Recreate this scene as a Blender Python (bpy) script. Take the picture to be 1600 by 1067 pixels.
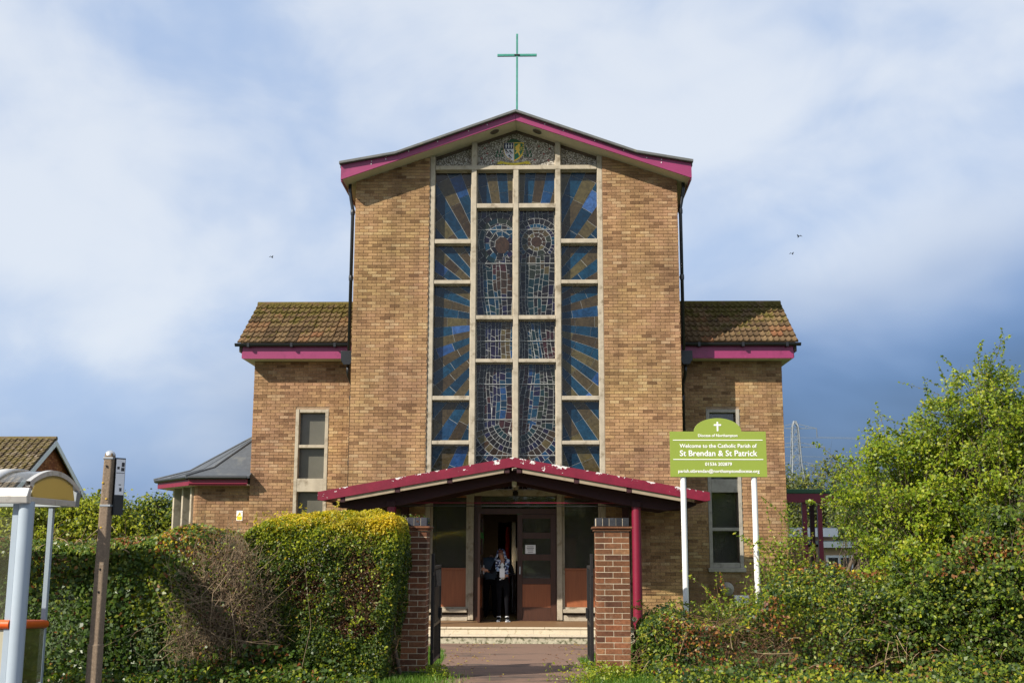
import bpy, bmesh, math, random
import numpy as np
from mathutils import Vector, Matrix
S = bpy.context.scene
for o in list(bpy.data.objects): bpy.data.objects.remove(o)
COL = S.collection
R = math.radians
# ------------------------------------------------------------------ camera
EYE = 2.03
cam = bpy.data.cameras.new('camera'); co = bpy.data.objects.new('camera', cam); COL.objects.link(co)
cam.sensor_width = 36; cam.lens = 40.5; cam.clip_start = .1; cam.clip_end = 6000
_p, _y, _r = R(10.0), R(1.4), R(0.15)
fwd = Vector((-math.sin(_y)*math.cos(_p), math.cos(_y)*math.cos(_p), math.sin(_p)))
rt = Vector((math.cos(_y), math.sin(_y), 0)); up = rt.cross(fwd)
rt, up = rt*math.cos(_r)+up*math.sin(_r), up*math.cos(_r)-rt*math.sin(_r)
M = Matrix((rt, up, -fwd)).transposed().to_4x4(); M.translation = Vector((0.575, -27.1, EYE))
co.matrix_world = M; S.camera = co
# ------------------------------------------------------------------ light
EXPO = 0.55
SUNDIR = Vector((1.17, 1.0, -1.08)).normalized()
sl = bpy.data.lights.new('sun', 'SUN'); sl.energy = 5.0; sl.angle = R(.53); sl.color = (1, .92, .80)
so = bpy.data.objects.new('sun', sl); COL.objects.link(so)
so.rotation_euler = SUNDIR.to_track_quat('-Z', 'Y').to_euler(); so.location = (-30, -40, 40)
S.view_settings.view_transform = 'Standard'; S.view_settings.look = 'None'
S.view_settings.gamma = 1; S.view_settings.use_curve_mapping = False; S.view_settings.exposure = EXPO
W = bpy.data.worlds.new('World'); S.world = W; W.use_nodes = True
def build_world():
    nt = W.node_tree; N = nt.nodes; L = nt.links; N.clear()
    out = N.new('ShaderNodeOutputWorld'); bg = N.new('ShaderNodeBackground'); bg.inputs[1].default_value = .1
    L.new(bg.outputs[0], out.inputs[0])
    sky = N.new('ShaderNodeTexSky'); sky.sky_type = 'NISHITA'; sky.sun_disc = False
    sky.sun_elevation = R(35); sky.sun_rotation = R(229.5)
    tc = N.new('ShaderNodeTexCoord'); sp = N.new('ShaderNodeSeparateXYZ'); L.new(tc.outputs['Generated'], sp.inputs[0])
    def math_(op, a, b=None, clamp=False):
        n = N.new('ShaderNodeMath'); n.operation = op; n.use_clamp = clamp
        for i, v in enumerate((a, b)):
            if v is None: continue
            if isinstance(v, (int, float)): n.inputs[i].default_value = v
            else: L.new(v, n.inputs[i])
        return n.outputs[0]
    def noise(scale, det, rough, zs=1, off=(0, 0, 0), dist=0):
        m = N.new('ShaderNodeMapping'); m.inputs['Scale'].default_value = (scale, scale, scale*zs); m.inputs['Location'].default_value = off
        L.new(tc.outputs['Generated'], m.inputs[0])
        n = N.new('ShaderNodeTexNoise'); n.inputs['Scale'].default_value = 1; n.inputs['Detail'].default_value = det
        n.inputs['Roughness'].default_value = rough; n.inputs['Distortion'].default_value = dist
        L.new(m.outputs[0], n.inputs[0]); return n.outputs[0]
    def ss(v, a, b):
        n = N.new('ShaderNodeMapRange'); n.interpolation_type = 'SMOOTHSTEP'
        n.inputs[1].default_value = a; n.inputs[2].default_value = b; L.new(v, n.inputs[0]); return n.outputs[0]
    def mix(f, a, b):
        n = N.new('ShaderNodeMix'); n.data_type = 'RGBA'
        if isinstance(f, (int, float)): n.inputs[0].default_value = f
        else: L.new(f, n.inputs[0])
        for i, v in ((6, a), (7, b)):
            if isinstance(v, tuple): n.inputs[i].default_value = v+(1,)
            else: L.new(v, n.inputs[i])
        return n.outputs[2]
    k = 10/(2**EXPO)
    C = lambda r, g, b: (r*k, g*k, b*k)
    soft = noise(3.0, 4, .5, 1.3, (1.35, .1, .35), .5); fine = noise(8.0, 6, .55, 1.5, (4, 2, 1), .4)
    t = math_('ADD', math_('MULTIPLY', soft, .7), math_('MULTIPLY', fine, .3))
    cl = mix(ss(t, .35, .61), C(.45, .585, .835), C(.79, .85, .945))
    # the storm bank: low on the northern horizon, higher to the east
    n2 = noise(2.6, 4, .5, 2.0, (7, 3, 2), .4)
    xs = math_('MINIMUM', math_('MAXIMUM', sp.outputs[0], -.5), .6)
    lim = math_('ADD', math_('MULTIPLY', xs, .24), .092)
    lim = math_('ADD', lim, math_('MULTIPLY', math_('SUBTRACT', n2, .5), .22))
    d = math_('SUBTRACT', sp.outputs[2], lim)
    bank = math_('MULTIPLY', math_('SUBTRACT', 1.0, ss(d, -.03, .15)), ss(sp.outputs[1], -.3, .35))
    dark = mix(ss(d, -.13, .04), C(.028, .068, .155), C(.155, .285, .56))
    col = mix(bank, cl, dark)
    fin = mix(.9, sky.outputs[0], col)
    L.new(fin, bg.inputs[0])
build_world()
# ------------------------------------------------------------------ materials
MATS = {}
def newmat(name):
    m = bpy.data.materials.new(name); m.use_nodes = True; MATS[name] = m
    nt = m.node_tree; b = nt.nodes['Principled BSDF']; return m, nt.nodes, nt.links, b
def mixc(N, L, f, a, b, mode='MIX'):
    n = N.new('ShaderNodeMix'); n.data_type = 'RGBA'; n.blend_type = mode
    for i, v in ((0, f), (6, a), (7, b)):
        if isinstance(v, (int, float)): n.inputs[i].default_value = v
        elif isinstance(v, tuple): n.inputs[i].default_value = v+(1,)
        else: L.new(v, n.inputs[i])
    return n.outputs[2]
def nz(N, L, scale, det=4, rough=.6, co='pos', dist=0, stretch=None):
    n = N.new('ShaderNodeTexNoise'); n.inputs['Scale'].default_value = scale; n.inputs['Detail'].default_value = det
    n.inputs['Roughness'].default_value = rough; n.inputs['Distortion'].default_value = dist
    g = N.new('ShaderNodeNewGeometry'); v = g.outputs['Position']
    if co == 'obj': v = N.new('ShaderNodeTexCoord').outputs['Object']
    if stretch:
        m = N.new('ShaderNodeMapping'); m.inputs['Scale'].default_value = stretch; L.new(v, m.inputs[0]); v = m.outputs[0]
    L.new(v, n.inputs[0]); return n.outputs[0]
def ramp(N, L, f, stops, interp='LINEAR'):
    n = N.new('ShaderNodeValToRGB'); e = n.color_ramp; e.interpolation = interp
    while len(e.elements) < len(stops): e.elements.new(.5)
    for el, (p, c) in zip(e.elements, stops): el.position = p; el.color = (c+(1,) if len(c) == 3 else c)
    L.new(f, n.inputs[0]); return n.outputs[0]
def rnd(N, L):
    g = N.new('ShaderNodeNewGeometry'); o = N.new('ShaderNodeObjectInfo'); c = N.new('ShaderNodeCombineXYZ')
    L.new(g.outputs['Random Per Island'], c.inputs[0]); L.new(o.outputs['Random'], c.inputs[1])
    w = N.new('ShaderNodeTexWhiteNoise'); L.new(c.outputs[0], w.inputs['Vector']); return w.outputs['Value']
def bump(N, L, b, h, s=.3, d=.01):
    n = N.new('ShaderNodeBump'); n.inputs['Strength'].default_value = s; n.inputs['Distance'].default_value = d
    L.new(h, n.inputs['Height']); L.new(n.outputs[0], b.inputs['Normal'])
G3 = lambda c, k: tuple(min(1, x*k) for x in c)
def pm(name, base, rough=.6, var=.2, scale=6, bmp=.15, metal=0, spec=.5, stain=None, stretch=None, coat=0):
    m, N, L, b = newmat(name)
    f = nz(N, L, scale, 5, .6, stretch=stretch)
    c = ramp(N, L, f, [(.25, G3(base, 1-var)), (.75, G3(base, 1+var))])
    if stain:
        s = nz(N, L, stain[1], 6, .65, stretch=stretch)
        c = mixc(N, L, ramp(N, L, s, [(stain[2], (0, 0, 0)), (stain[2]+.12, (1, 1, 1))]), c, stain[0])
    L.new(c, b.inputs['Base Color']); b.inputs['Roughness'].default_value = rough
    b.inputs['Metallic'].default_value = metal; b.inputs['Specular IOR Level'].default_value = spec
    b.inputs['Coat Weight'].default_value = coat
    if bmp: bump(N, L, b, nz(N, L, scale*9, 4), bmp, .004)
    return m
def brickmat(name, stops, dirt=.35, eff=None):
    m, N, L, b = newmat(name)
    c = ramp(N, L, rnd(N, L), stops)
    f = nz(N, L, 34, 5, .7); c = mixc(N, L, 1.0, c, ramp(N, L, f, [(.3, (.62, .60, .58)), (.7, (1.22, 1.22, 1.2))]), 'MULTIPLY')
    st = nz(N, L, .9, 5, .65, stretch=(1, 1, .6)); c = mixc(N, L, 1.0, c, ramp(N, L, st, [(.35, (1-dirt,)*3), (.62, (1.08, 1.06, 1.02))]), 'MULTIPLY')
    sk = nz(N, L, 3.2, 5, .6, stretch=(1, 1, .10)); c = mixc(N, L, 1.0, c, ramp(N, L, sk, [(.30, (.78, .76, .75)), (.55, (1.05, 1.05, 1.04))]), 'MULTIPLY')
    hd = nz(N, L, .45, 3, .5); c = mixc(N, L, 1.0, c, ramp(N, L, hd, [(.36, (1.03, .97, 1.02)), (.64, (1.0, 1.03, .90))]), 'MULTIPLY')
    if eff: c = mixc(N, L, ramp(N, L, nz(N, L, 7, 6, .7), [(.58, (0, 0, 0)), (.75, (.6, .6, .6))]), c, eff)
    L.new(c, b.inputs['Base Color']); b.inputs['Roughness'].default_value = .88; b.inputs['Specular IOR Level'].default_value = .25
    bump(N, L, b, nz(N, L, 120, 4), .5, .004); return m
brickmat('buff_brick', [(0, (.17, .096, .052)), (.08, (.26, .154, .082)), (.4, (.345, .213, .116)), (.62, (.36, .220, .129)), (.85, (.39, .252, .130)), (1, (.44, .31, .19))], .30)
brickmat('red_brick', [(0, (.10, .045, .03)), (.35, (.17, .075, .04)), (.6, (.21, .10, .055)), (.85, (.26, .10, .05)), (1, (.30, .17, .09))], .4, (.34, .25, .17))
brickmat('blue_brick', [(0, (.022, .025, .036)), (1, (.055, .06, .078))], .3)
brickmat('house_brick', [(0, (.22, .07, .03)), (.5, (.34, .12, .05)), (1, (.46, .20, .09))], .3)
pm('mortar', (.29, .20, .125), .95, .25, 9, .4)
pm('pier_mortar', (.50, .42, .30), .95, .25, 12, .4)
pm('concrete', (.38, .33, .25), .85, .2, 5, .35, stain=((.21, .17, .115), 3.5, .54))
pm('grey_concrete', (.33, .30, .25), .9, .2, 7, .5, stain=((.20, .185, .15), 4, .55))
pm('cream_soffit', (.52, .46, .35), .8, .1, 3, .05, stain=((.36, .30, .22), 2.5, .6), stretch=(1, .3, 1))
pm('shaded_board', (.30, .24, .165), .8, .2, 3, .05, stain=((.18, .13, .085), 3, .55))  # cream board darkened in colour for the shade below the fascia, plus staining
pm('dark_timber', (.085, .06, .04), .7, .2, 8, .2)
pm('magenta_paint', (.25, .030, .105), .40, .10, 2, .05, stain=((.19, .022, .08), 3, .58))
pm('lead_edge', (.10, .105, .10), .6, .25, 6, .2, stain=((.17, .16, .09), 5, .6))
pm('felt', (.070, .080, .092), .75, .18, 9, .35, stain=((.13, .135, .13), 1.6, .55))
pm('black_plastic', (.012, .013, .015), .35, .2, 4, .05)
pm('black_iron', (.010, .010, .011), .45, .3, 9, .2)
pm('verdigris', (.035, .22, .17), .6, .25, 7, .1)
pm('crimson', (.17, .006, .026), .42, .12, 5, .06)
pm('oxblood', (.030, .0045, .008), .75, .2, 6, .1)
pm('door_wood', (.055, .020, .010), .45, .25, 5, .1, stretch=(6, 6, .6))
pm('panel_wood', (.27, .085, .030), .5, .22, 4, .1, stretch=(7, 7, .5))
pm('floor_tile', (.20, .115, .055), .5, .15, 6, .1)
pm('step_stone', (.52, .45, .335), .85, .14, 6, .4, stain=((.28, .24, .15), 6, .57))
pm('mossy_stone', (.42, .38, .28), .9, .25, 14, .6, stain=((.10, .10, .05), 12, .48))
pm('white_paint', (.78, .78, .76), .45, .05, 3, .03, stain=((.60, .60, .55), 7, .66))
pm('white_trim', (.74, .74, .73), .5, .07, 3, .05)
pm('sign_green', (.24, .31, .045), .35, .03, 2, .0)
pm('sign_white', (.85, .85, .83), .5, .02, 2, .0)
pm('steel', (.55, .57, .58), .38, .08, 5, .05, metal=.75)
pm('pale_post', (.33, .39, .45), .42, .05, 3, .03, stain=((.28, .32, .36), 6, .66))
pm('alu', (.62, .60, .56), .45, .1, 4, .05, metal=.5, stain=((.40, .37, .31), 4, .58))
pm('orange_rail', (.68, .10, .012), .4, .1, 6, .05)
pm('post_concrete', (.19, .14, .095), .95, .3, 40, .8, stain=((.36, .31, .24), 60, .60))
pm('lichen', (.45, .30, .03), .9, .3, 50, .6)
pm('tarmac', (.175, .104, .070), .95, .2, 60, .6, stain=((.05, .036, .028), 1.3, .54), stretch=(.5, 1.3, 1))
pm('pavement_asphalt', (.10, .09, .085), .95, .2, 50, .6)
pm('road_asphalt', (.055, .055, .056), .9, .2, 50, .6)
pm('soil', (.07, .05, .03), .95, .3, 20, .8)
pm('bark', (.10, .075, .05), .9, .3, 14, .7)
pm('twig_grey', (.27, .195, .12), .9, .35, 9, .3)
pm('twig_brown', (.17, .095, .05), .9, .35, 9, .3)
pm('twig_pale', (.36, .26, .15), .9, .25, 9, .3)
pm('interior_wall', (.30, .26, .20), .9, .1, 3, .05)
pm('red_cloth', (.35, .02, .02), .8, .2, 6, .1)
pm('paper', (.82, .82, .84), .7, .03, 6, .0)
pm('ink', (.03, .03, .035), .6, .1, 6, .0)
pm('skin', (.42, .22, .15), .55, .1, 10, .05)
pm('black_cloth', (.006, .006, .008), .95, .3, 20, .2, spec=.1)
pm('slate_cloth', (.055, .085, .125), .85, .2, 12, .2)
pm('shoe_grey', (.16, .17, .19), .7, .3, 30, .2)
pm('hair_red', (.10, .02, .012), .5, .3, 30, .2)
pm('yellow_print', (.80, .55, .02), .5, .05, 5, 0)
pm('galvanised', (.24, .26, .28), .5, .1, 5, 0, metal=.5)
pm('tan_wall', (.42, .28, .16), .9, .15, 6, .2)
pm('grey_roof', (.16, .19, .18), .8, .2, 6, .2)
pm('crest_green', (.02, .16, .08), .6, .3, 30, .1); pm('crest_gold', (.85, .56, .06), .45, .2, 30, .1)
pm('crest_navy', (.02, .03, .08), .6, .3, 30, .1); pm('crest_silver', (.66, .66, .68), .6, .15, 40, .1)
pm('crest_red', (.30, .03, .03), .6, .2, 30, .1); pm('crest_dkgreen', (.03, .10, .05), .7, .35, 40, .1); pm('crest_scroll', (.58, .46, .03), .6, .3, 30, .1)
pm('frosted_sheet', (.42, .39, .29), .3, .06, 2, .02)
pm('frosted_glass', (.105, .10, .080), .22, .12, 3, .03)
pm('rubber', (.03, .03, .03), .8, .2, 6, 0)
pm('lead_came', (.29, .30, .29), .6, .2, 20, .1)
def m_peel():
    m, N, L, b = newmat('peeling_crimson')
    n = nz(N, L, 5.5, 7, .66); sx = N.new('ShaderNodeTexCoord'); sp = N.new('ShaderNodeSeparateXYZ'); L.new(sx.outputs['Generated'], sp.inputs[0])
    # flaking follows the weathered upper arris: attribute 'edge' runs 0 (drip) to 1 (top)
    a = N.new('ShaderNodeAttribute'); a.attribute_name = 'edge'
    md = N.new('ShaderNodeMath'); md.operation = 'MULTIPLY_ADD'; md.inputs[1].default_value = .13; L.new(a.outputs['Fac'], md.inputs[0]); L.new(n, md.inputs[2])
    f = ramp(N, L, md.outputs[0], [(.688, (0, 0, 0)), (.692, (1, 1, 1))])
    c0 = ramp(N, L, nz(N, L, 5, 4), [(.3, (.135, .005, .020)), (.7, (.20, .008, .030))])
    L.new(mixc(N, L, f, c0, (.66, .64, .62)), b.inputs['Base Color']); b.inputs['Roughness'].default_value = .45
    inv = N.new('ShaderNodeInvert'); L.new(f, inv.inputs[1]); bump(N, L, b, inv.outputs[0], .6, .004)
m_peel()
def m_tile(name, cols, moss, mossamt, lo):
    m, N, L, b = newmat(name)
    c = ramp(N, L, rnd(N, L), cols)
    c = mixc(N, L, 1.0, c, ramp(N, L, nz(N, L, 25, 5, .7), [(.3, (.6, .6, .6)), (.7, (1.3, 1.3, 1.3))]), 'MULTIPLY')
    g = N.new('ShaderNodeNewGeometry'); sp = N.new('ShaderNodeSeparateXYZ'); L.new(g.outputs['Position'], sp.inputs[0])
    mr = N.new('ShaderNodeMapRange'); mr.inputs[1].default_value = lo; mr.inputs[2].default_value = lo+1.5; mr.inputs[3].default_value = -.06; mr.inputs[4].default_value = .16
    L.new(sp.outputs[2], mr.inputs[0])
    ad = N.new('ShaderNodeMath'); ad.operation = 'ADD'; L.new(mr.outputs[0], ad.inputs[0]); L.new(nz(N, L, 3.2, 8, .72), ad.inputs[1])
    f = ramp(N, L, ad.outputs[0], [(mossamt, (0, 0, 0)), (mossamt+.10, (1, 1, 1))])
    mo = ramp(N, L, nz(N, L, 18, 4), [(.35, moss), (.75, G3(moss, 1.9))])
    c = mixc(N, L, f, c, mo)
    c = mixc(N, L, ramp(N, L, nz(N, L, 9, 5, .7), [(.66, (0, 0, 0)), (.72, (.8, .8, .8))]), c, (.40, .34, .20))
    L.new(c, b.inputs['Base Color']); b.inputs['Roughness'].default_value = .92; b.inputs['Specular IOR Level'].default_value = .2
    bump(N, L, b, nz(N, L, 60, 5), .6, .008)
m_tile('roof_tile', [(0, (.085, .055, .030)), (.4, (.13, .085, .045)), (.75, (.17, .115, .058)), (1, (.185, .085, .042))], (.070, .056, .014), .53, 6.9)
m_tile('house_tile', [(0, (.07, .05, .03)), (.6, (.15, .115, .075)), (1, (.26, .21, .15))], (.09, .07, .025), .60, 4)
def m_mosaic():
    m, N, L, b = newmat('pebble_mosaic')
    v = N.new('ShaderNodeTexVoronoi'); v.inputs['Scale'].default_value = 36; g = N.new('ShaderNodeNewGeometry'); L.new(g.outputs['Position'], v.inputs[0])
    w = N.new('ShaderNodeSeparateColor'); L.new(v.outputs['Color'], w.inputs[0])
    c = ramp(N, L, w.outputs[0], [(0, (.20, .18, .15)), (.4, (.46, .43, .37)), (.75, (.66, .63, .57)), (1, (.78, .74, .66))])
    c = mixc(N, L, ramp(N, L, v.outputs['Distance'], [(.35, (0, 0, 0)), (.62, (1, 1, 1))]), c, (.14, .12, .09))
    L.new(c, b.inputs['Base Color']); b.inputs['Roughness'].default_value = .7
    inv = N.new('ShaderNodeInvert'); L.new(v.outputs['Distance'], inv.inputs[1]); bump(N, L, b, inv.outputs[0], .7, .02)
m_mosaic()
def m_glass(name, stops, rough=.14):
    m, N, L, b = newmat(name)
    c = ramp(N, L, rnd(N, L), stops)
    c = mixc(N, L, 1.0, c, ramp(N, L, nz(N, L, 7, 4, .6, dist=1.5), [(.3, (.6, .6, .6)), (.72, (1.45, 1.45, 1.45))]), 'MULTIPLY')
    L.new(c, b.inputs['Base Color']); b.inputs['Roughness'].default_value = rough; b.inputs['Specular IOR Level'].default_value = .42
    bump(N, L, b, nz(N, L, 5, 3, .5), .22, .03)
m_glass('glass_blue', [(0, (0.0038, 0.0173, 0.037)), (0.45, (0.0049, 0.0271, 0.0542)), (0.8, (0.0062, 0.0345, 0.0677)), (0.95, (0.0099, 0.0345, 0.1048)), (1, (0.037, 0.0863, 0.2218))])
m_glass('glass_olive', [(0, (0.0284, 0.0189, 0.0095)), (0.5, (0.0473, 0.0347, 0.0158)), (1, (0.0693, 0.0567, 0.0221))])
m_glass('glass_dark', [(0, (0.0047, 0.0039, 0.0055)), (0.5, (0.0086, 0.0066, 0.0074)), (1, (0.0125, 0.0109, 0.0094))])
m_glass('glass_purple', [(0, (0.005, 0.0033, 0.0123)), (0.5, (0.0091, 0.0058, 0.0227)), (1, (0.0066, 0.0099, 0.0309))])
m_glass('glass_teal', [(0, (0.0031, 0.0095, 0.0132)), (1, (0.0063, 0.0208, 0.0246))])
m_glass('glass_green', [(0, (0.0081, 0.0126, 0.0081)), (1, (0.018, 0.0207, 0.0135))])
m_glass('glass_maroon', [(0, (0.0143, 0.0047, 0.0056)), (1, (0.0332, 0.0105, 0.0105))])
m_glass('glass_brown', [(0, (0.0192, 0.0115, 0.0067)), (1, (0.0346, 0.0192, 0.0106))])
def m_pane(name, tint, tr, rough=.03, df=.18):
    m, N, L, b = newmat(name)
    out = N['Material Output']; t = N.new('ShaderNodeBsdfTransparent'); t.inputs[0].default_value = (tr, tr*1.02, tr, 1)
    g = N.new('ShaderNodeBsdfGlossy'); g.inputs['Roughness'].default_value = rough
    d = N.new('ShaderNodeBsdfDiffuse'); d.inputs[0].default_value = tint+(1,)
    m1 = N.new('ShaderNodeMixShader'); m1.inputs[0].default_value = df; L.new(t.outputs[0], m1.inputs[1]); L.new(d.outputs[0], m1.inputs[2])
    fr = N.new('ShaderNodeLayerWeight'); fr.inputs[0].default_value = .5
    pw = N.new('ShaderNodeMath'); pw.operation = 'POWER'; pw.inputs[1].default_value = 5; L.new(fr.outputs['Facing'], pw.inputs[0])
    ad = N.new('ShaderNodeMath'); ad.operation = 'MULTIPLY_ADD'; ad.inputs[1].default_value = .9; ad.inputs[2].default_value = .075; L.new(pw.outputs[0], ad.inputs[0])
    m2 = N.new('ShaderNodeMixShader'); L.new(ad.outputs[0], m2.inputs[0]); L.new(m1.outputs[0], m2.inputs[1]); L.new(g.outputs[0], m2.inputs[2])
    L.new(m2.outputs[0], out.inputs[0]); return m
m_pane('roof_polycarbonate', (.34, .31, .26), .93, .15, .10)
m_pane('window_glass', (.15, .15, .13), .72, .03, .24)
m_pane('shelter_glass', (.34, .32, .20), .95, .08, .12)
m_pane('algae_glass', (.30, .26, .08), .45, .2)
def m_polyc():
    m, N, L, b = newmat('amber_sheet'); b.inputs['Base Color'].default_value = (.42, .36, .17, 1); b.inputs['Roughness'].default_value = .35
    out = N['Material Output']; t = N.new('ShaderNodeBsdfTranslucent'); t.inputs[0].default_value = (.55, .45, .20, 1)
    mx = N.new('ShaderNodeMixShader'); mx.inputs[0].default_value = .6; L.new(b.outputs[0], mx.inputs[1]); L.new(t.outputs[0], mx.inputs[2]); L.new(mx.outputs[0], out.inputs[0])
m_polyc()
def m_emit(name, c, s):
    m, N, L, b = newmat(name); b.inputs['Base Color'].default_value = c+(1,); b.inputs['Emission Color'].default_value = c+(1,); b.inputs['Emission Strength'].default_value = s
m_emit('exit_green', (.02, .8, .15), 5); m_emit('candle_flame', (1, .75, .4), 22)
def leafmat(name, stops, trans=.35, gloss=.45, spatial=1.4):
    m, N, L, b = newmat(name)
    c = ramp(N, L, rnd(N, L), stops)
    c = mixc(N, L, 1.0, c, ramp(N, L, nz(N, L, spatial, 4, .6), [(.3, (.68, .74, .7)), (.7, (1.25, 1.2, 1.15))]), 'MULTIPLY')
    L.new(c, b.inputs['Base Color']); b.inputs['Roughness'].default_value = gloss; b.inputs['Specular IOR Level'].default_value = .35
    out = N['Material Output']; t = N.new('ShaderNodeBsdfTranslucent')
    L.new(mixc(N, L, 1.0, c, (1.3, 1.35, .7), 'MULTIPLY'), t.inputs[0])
    mx = N.new('ShaderNodeMixShader'); mx.inputs[0].default_value = trans
    L.new(b.outputs[0], mx.inputs[1]); L.new(t.outputs[0], mx.inputs[2]); L.new(mx.outputs[0], out.inputs[0])
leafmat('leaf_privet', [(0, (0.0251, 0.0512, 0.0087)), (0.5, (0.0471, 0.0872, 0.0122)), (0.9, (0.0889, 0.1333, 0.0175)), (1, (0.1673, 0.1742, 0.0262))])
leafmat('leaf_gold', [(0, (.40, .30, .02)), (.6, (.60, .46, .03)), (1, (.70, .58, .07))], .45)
leafmat('leaf_lime', [(0, (0.1759, 0.23, 0.0137)), (1, (0.3402, 0.368, 0.0244))], .4)
leafmat('leaf_ivy', [(0, (0.033, 0.0702, 0.0129)), (0.5, (0.0661, 0.1188, 0.0184)), (0.85, (0.1102, 0.162, 0.0257)), (1, (0.2203, 0.2376, 0.0367))], .3, .33)
leafmat('leaf_bramble', [(0, (0.0638, 0.1063, 0.0159)), (0.5, (0.1275, 0.1875, 0.0234)), (0.9, (0.2295, 0.2625, 0.0319)), (1, (0.357, 0.3125, 0.0372))], .4)
leafmat('leaf_rust', [(0, (0.1591, 0.042, 0.0153)), (0.5, (0.2448, 0.09, 0.0306)), (1, (0.3427, 0.18, 0.051))])
leafmat('leaf_dead', [(0, (.055, .024, .012)), (1, (.13, .058, .025))], .15)
leafmat('leaf_thorn', [(0, (0.0995, 0.169, 0.0111)), (0.5, (0.1856, 0.273, 0.0155)), (0.9, (0.305, 0.364, 0.0221)), (1, (0.4243, 0.39, 0.0331))], .42)
leafmat('leaf_dark', [(0, (0.0171, 0.0432, 0.0122)), (1, (0.0551, 0.096, 0.0224))])
leafmat('leaf_far', [(0, (0.1326, 0.169, 0.0166)), (0.5, (0.2519, 0.286, 0.0243)), (1, (0.4243, 0.429, 0.0387))], .4, spatial=.5)
leafmat('leaf_olive', [(0, (.07, .09, .03)), (1, (.18, .19, .06))], .4, spatial=.5)
leafmat('grass', [(0, (.05, .12, .012)), (.6, (.10, .20, .02)), (1, (.18, .24, .04))], .3)
leafmat('petal', [(0, (.70, .66, .50)), (1, (.85, .82, .72))], .3)
def m_lawn():
    m, N, L, b = newmat('lawn')
    c = ramp(N, L, nz(N, L, 3, 6, .7), [(.3, (.045, .085, .015)), (.7, (.09, .14, .025))])
    L.new(mixc(N, L, 1, c, ramp(N, L, nz(N, L, 80, 3), [(.3, (.6, .6, .6)), (.7, (1.3, 1.3, 1.3))]), 'MULTIPLY'), b.inputs['Base Color']); b.inputs['Roughness'].default_value = .95
    bump(N, L, b, nz(N, L, 90, 4), .8, .03)
m_lawn()
def m_scarf():
    m, N, L, b = newmat('scarf_print')
    v = N.new('ShaderNodeTexVoronoi'); v.inputs['Scale'].default_value = 26; g = N.new('ShaderNodeNewGeometry'); L.new(g.outputs['Position'], v.inputs[0])
    w = N.new('ShaderNodeSeparateColor'); L.new(v.outputs['Color'], w.inputs[0])
    L.new(ramp(N, L, w.outputs[0], [(0, (.02, .02, .06)), (.4, (.10, .13, .30)), (.6, (.30, .42, .62)), (.8, (.55, .60, .70)), (1, (.25, .12, .25))], 'CONSTANT'), b.inputs['Base Color']); b.inputs['Roughness'].default_value = .8
m_scarf()
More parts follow.
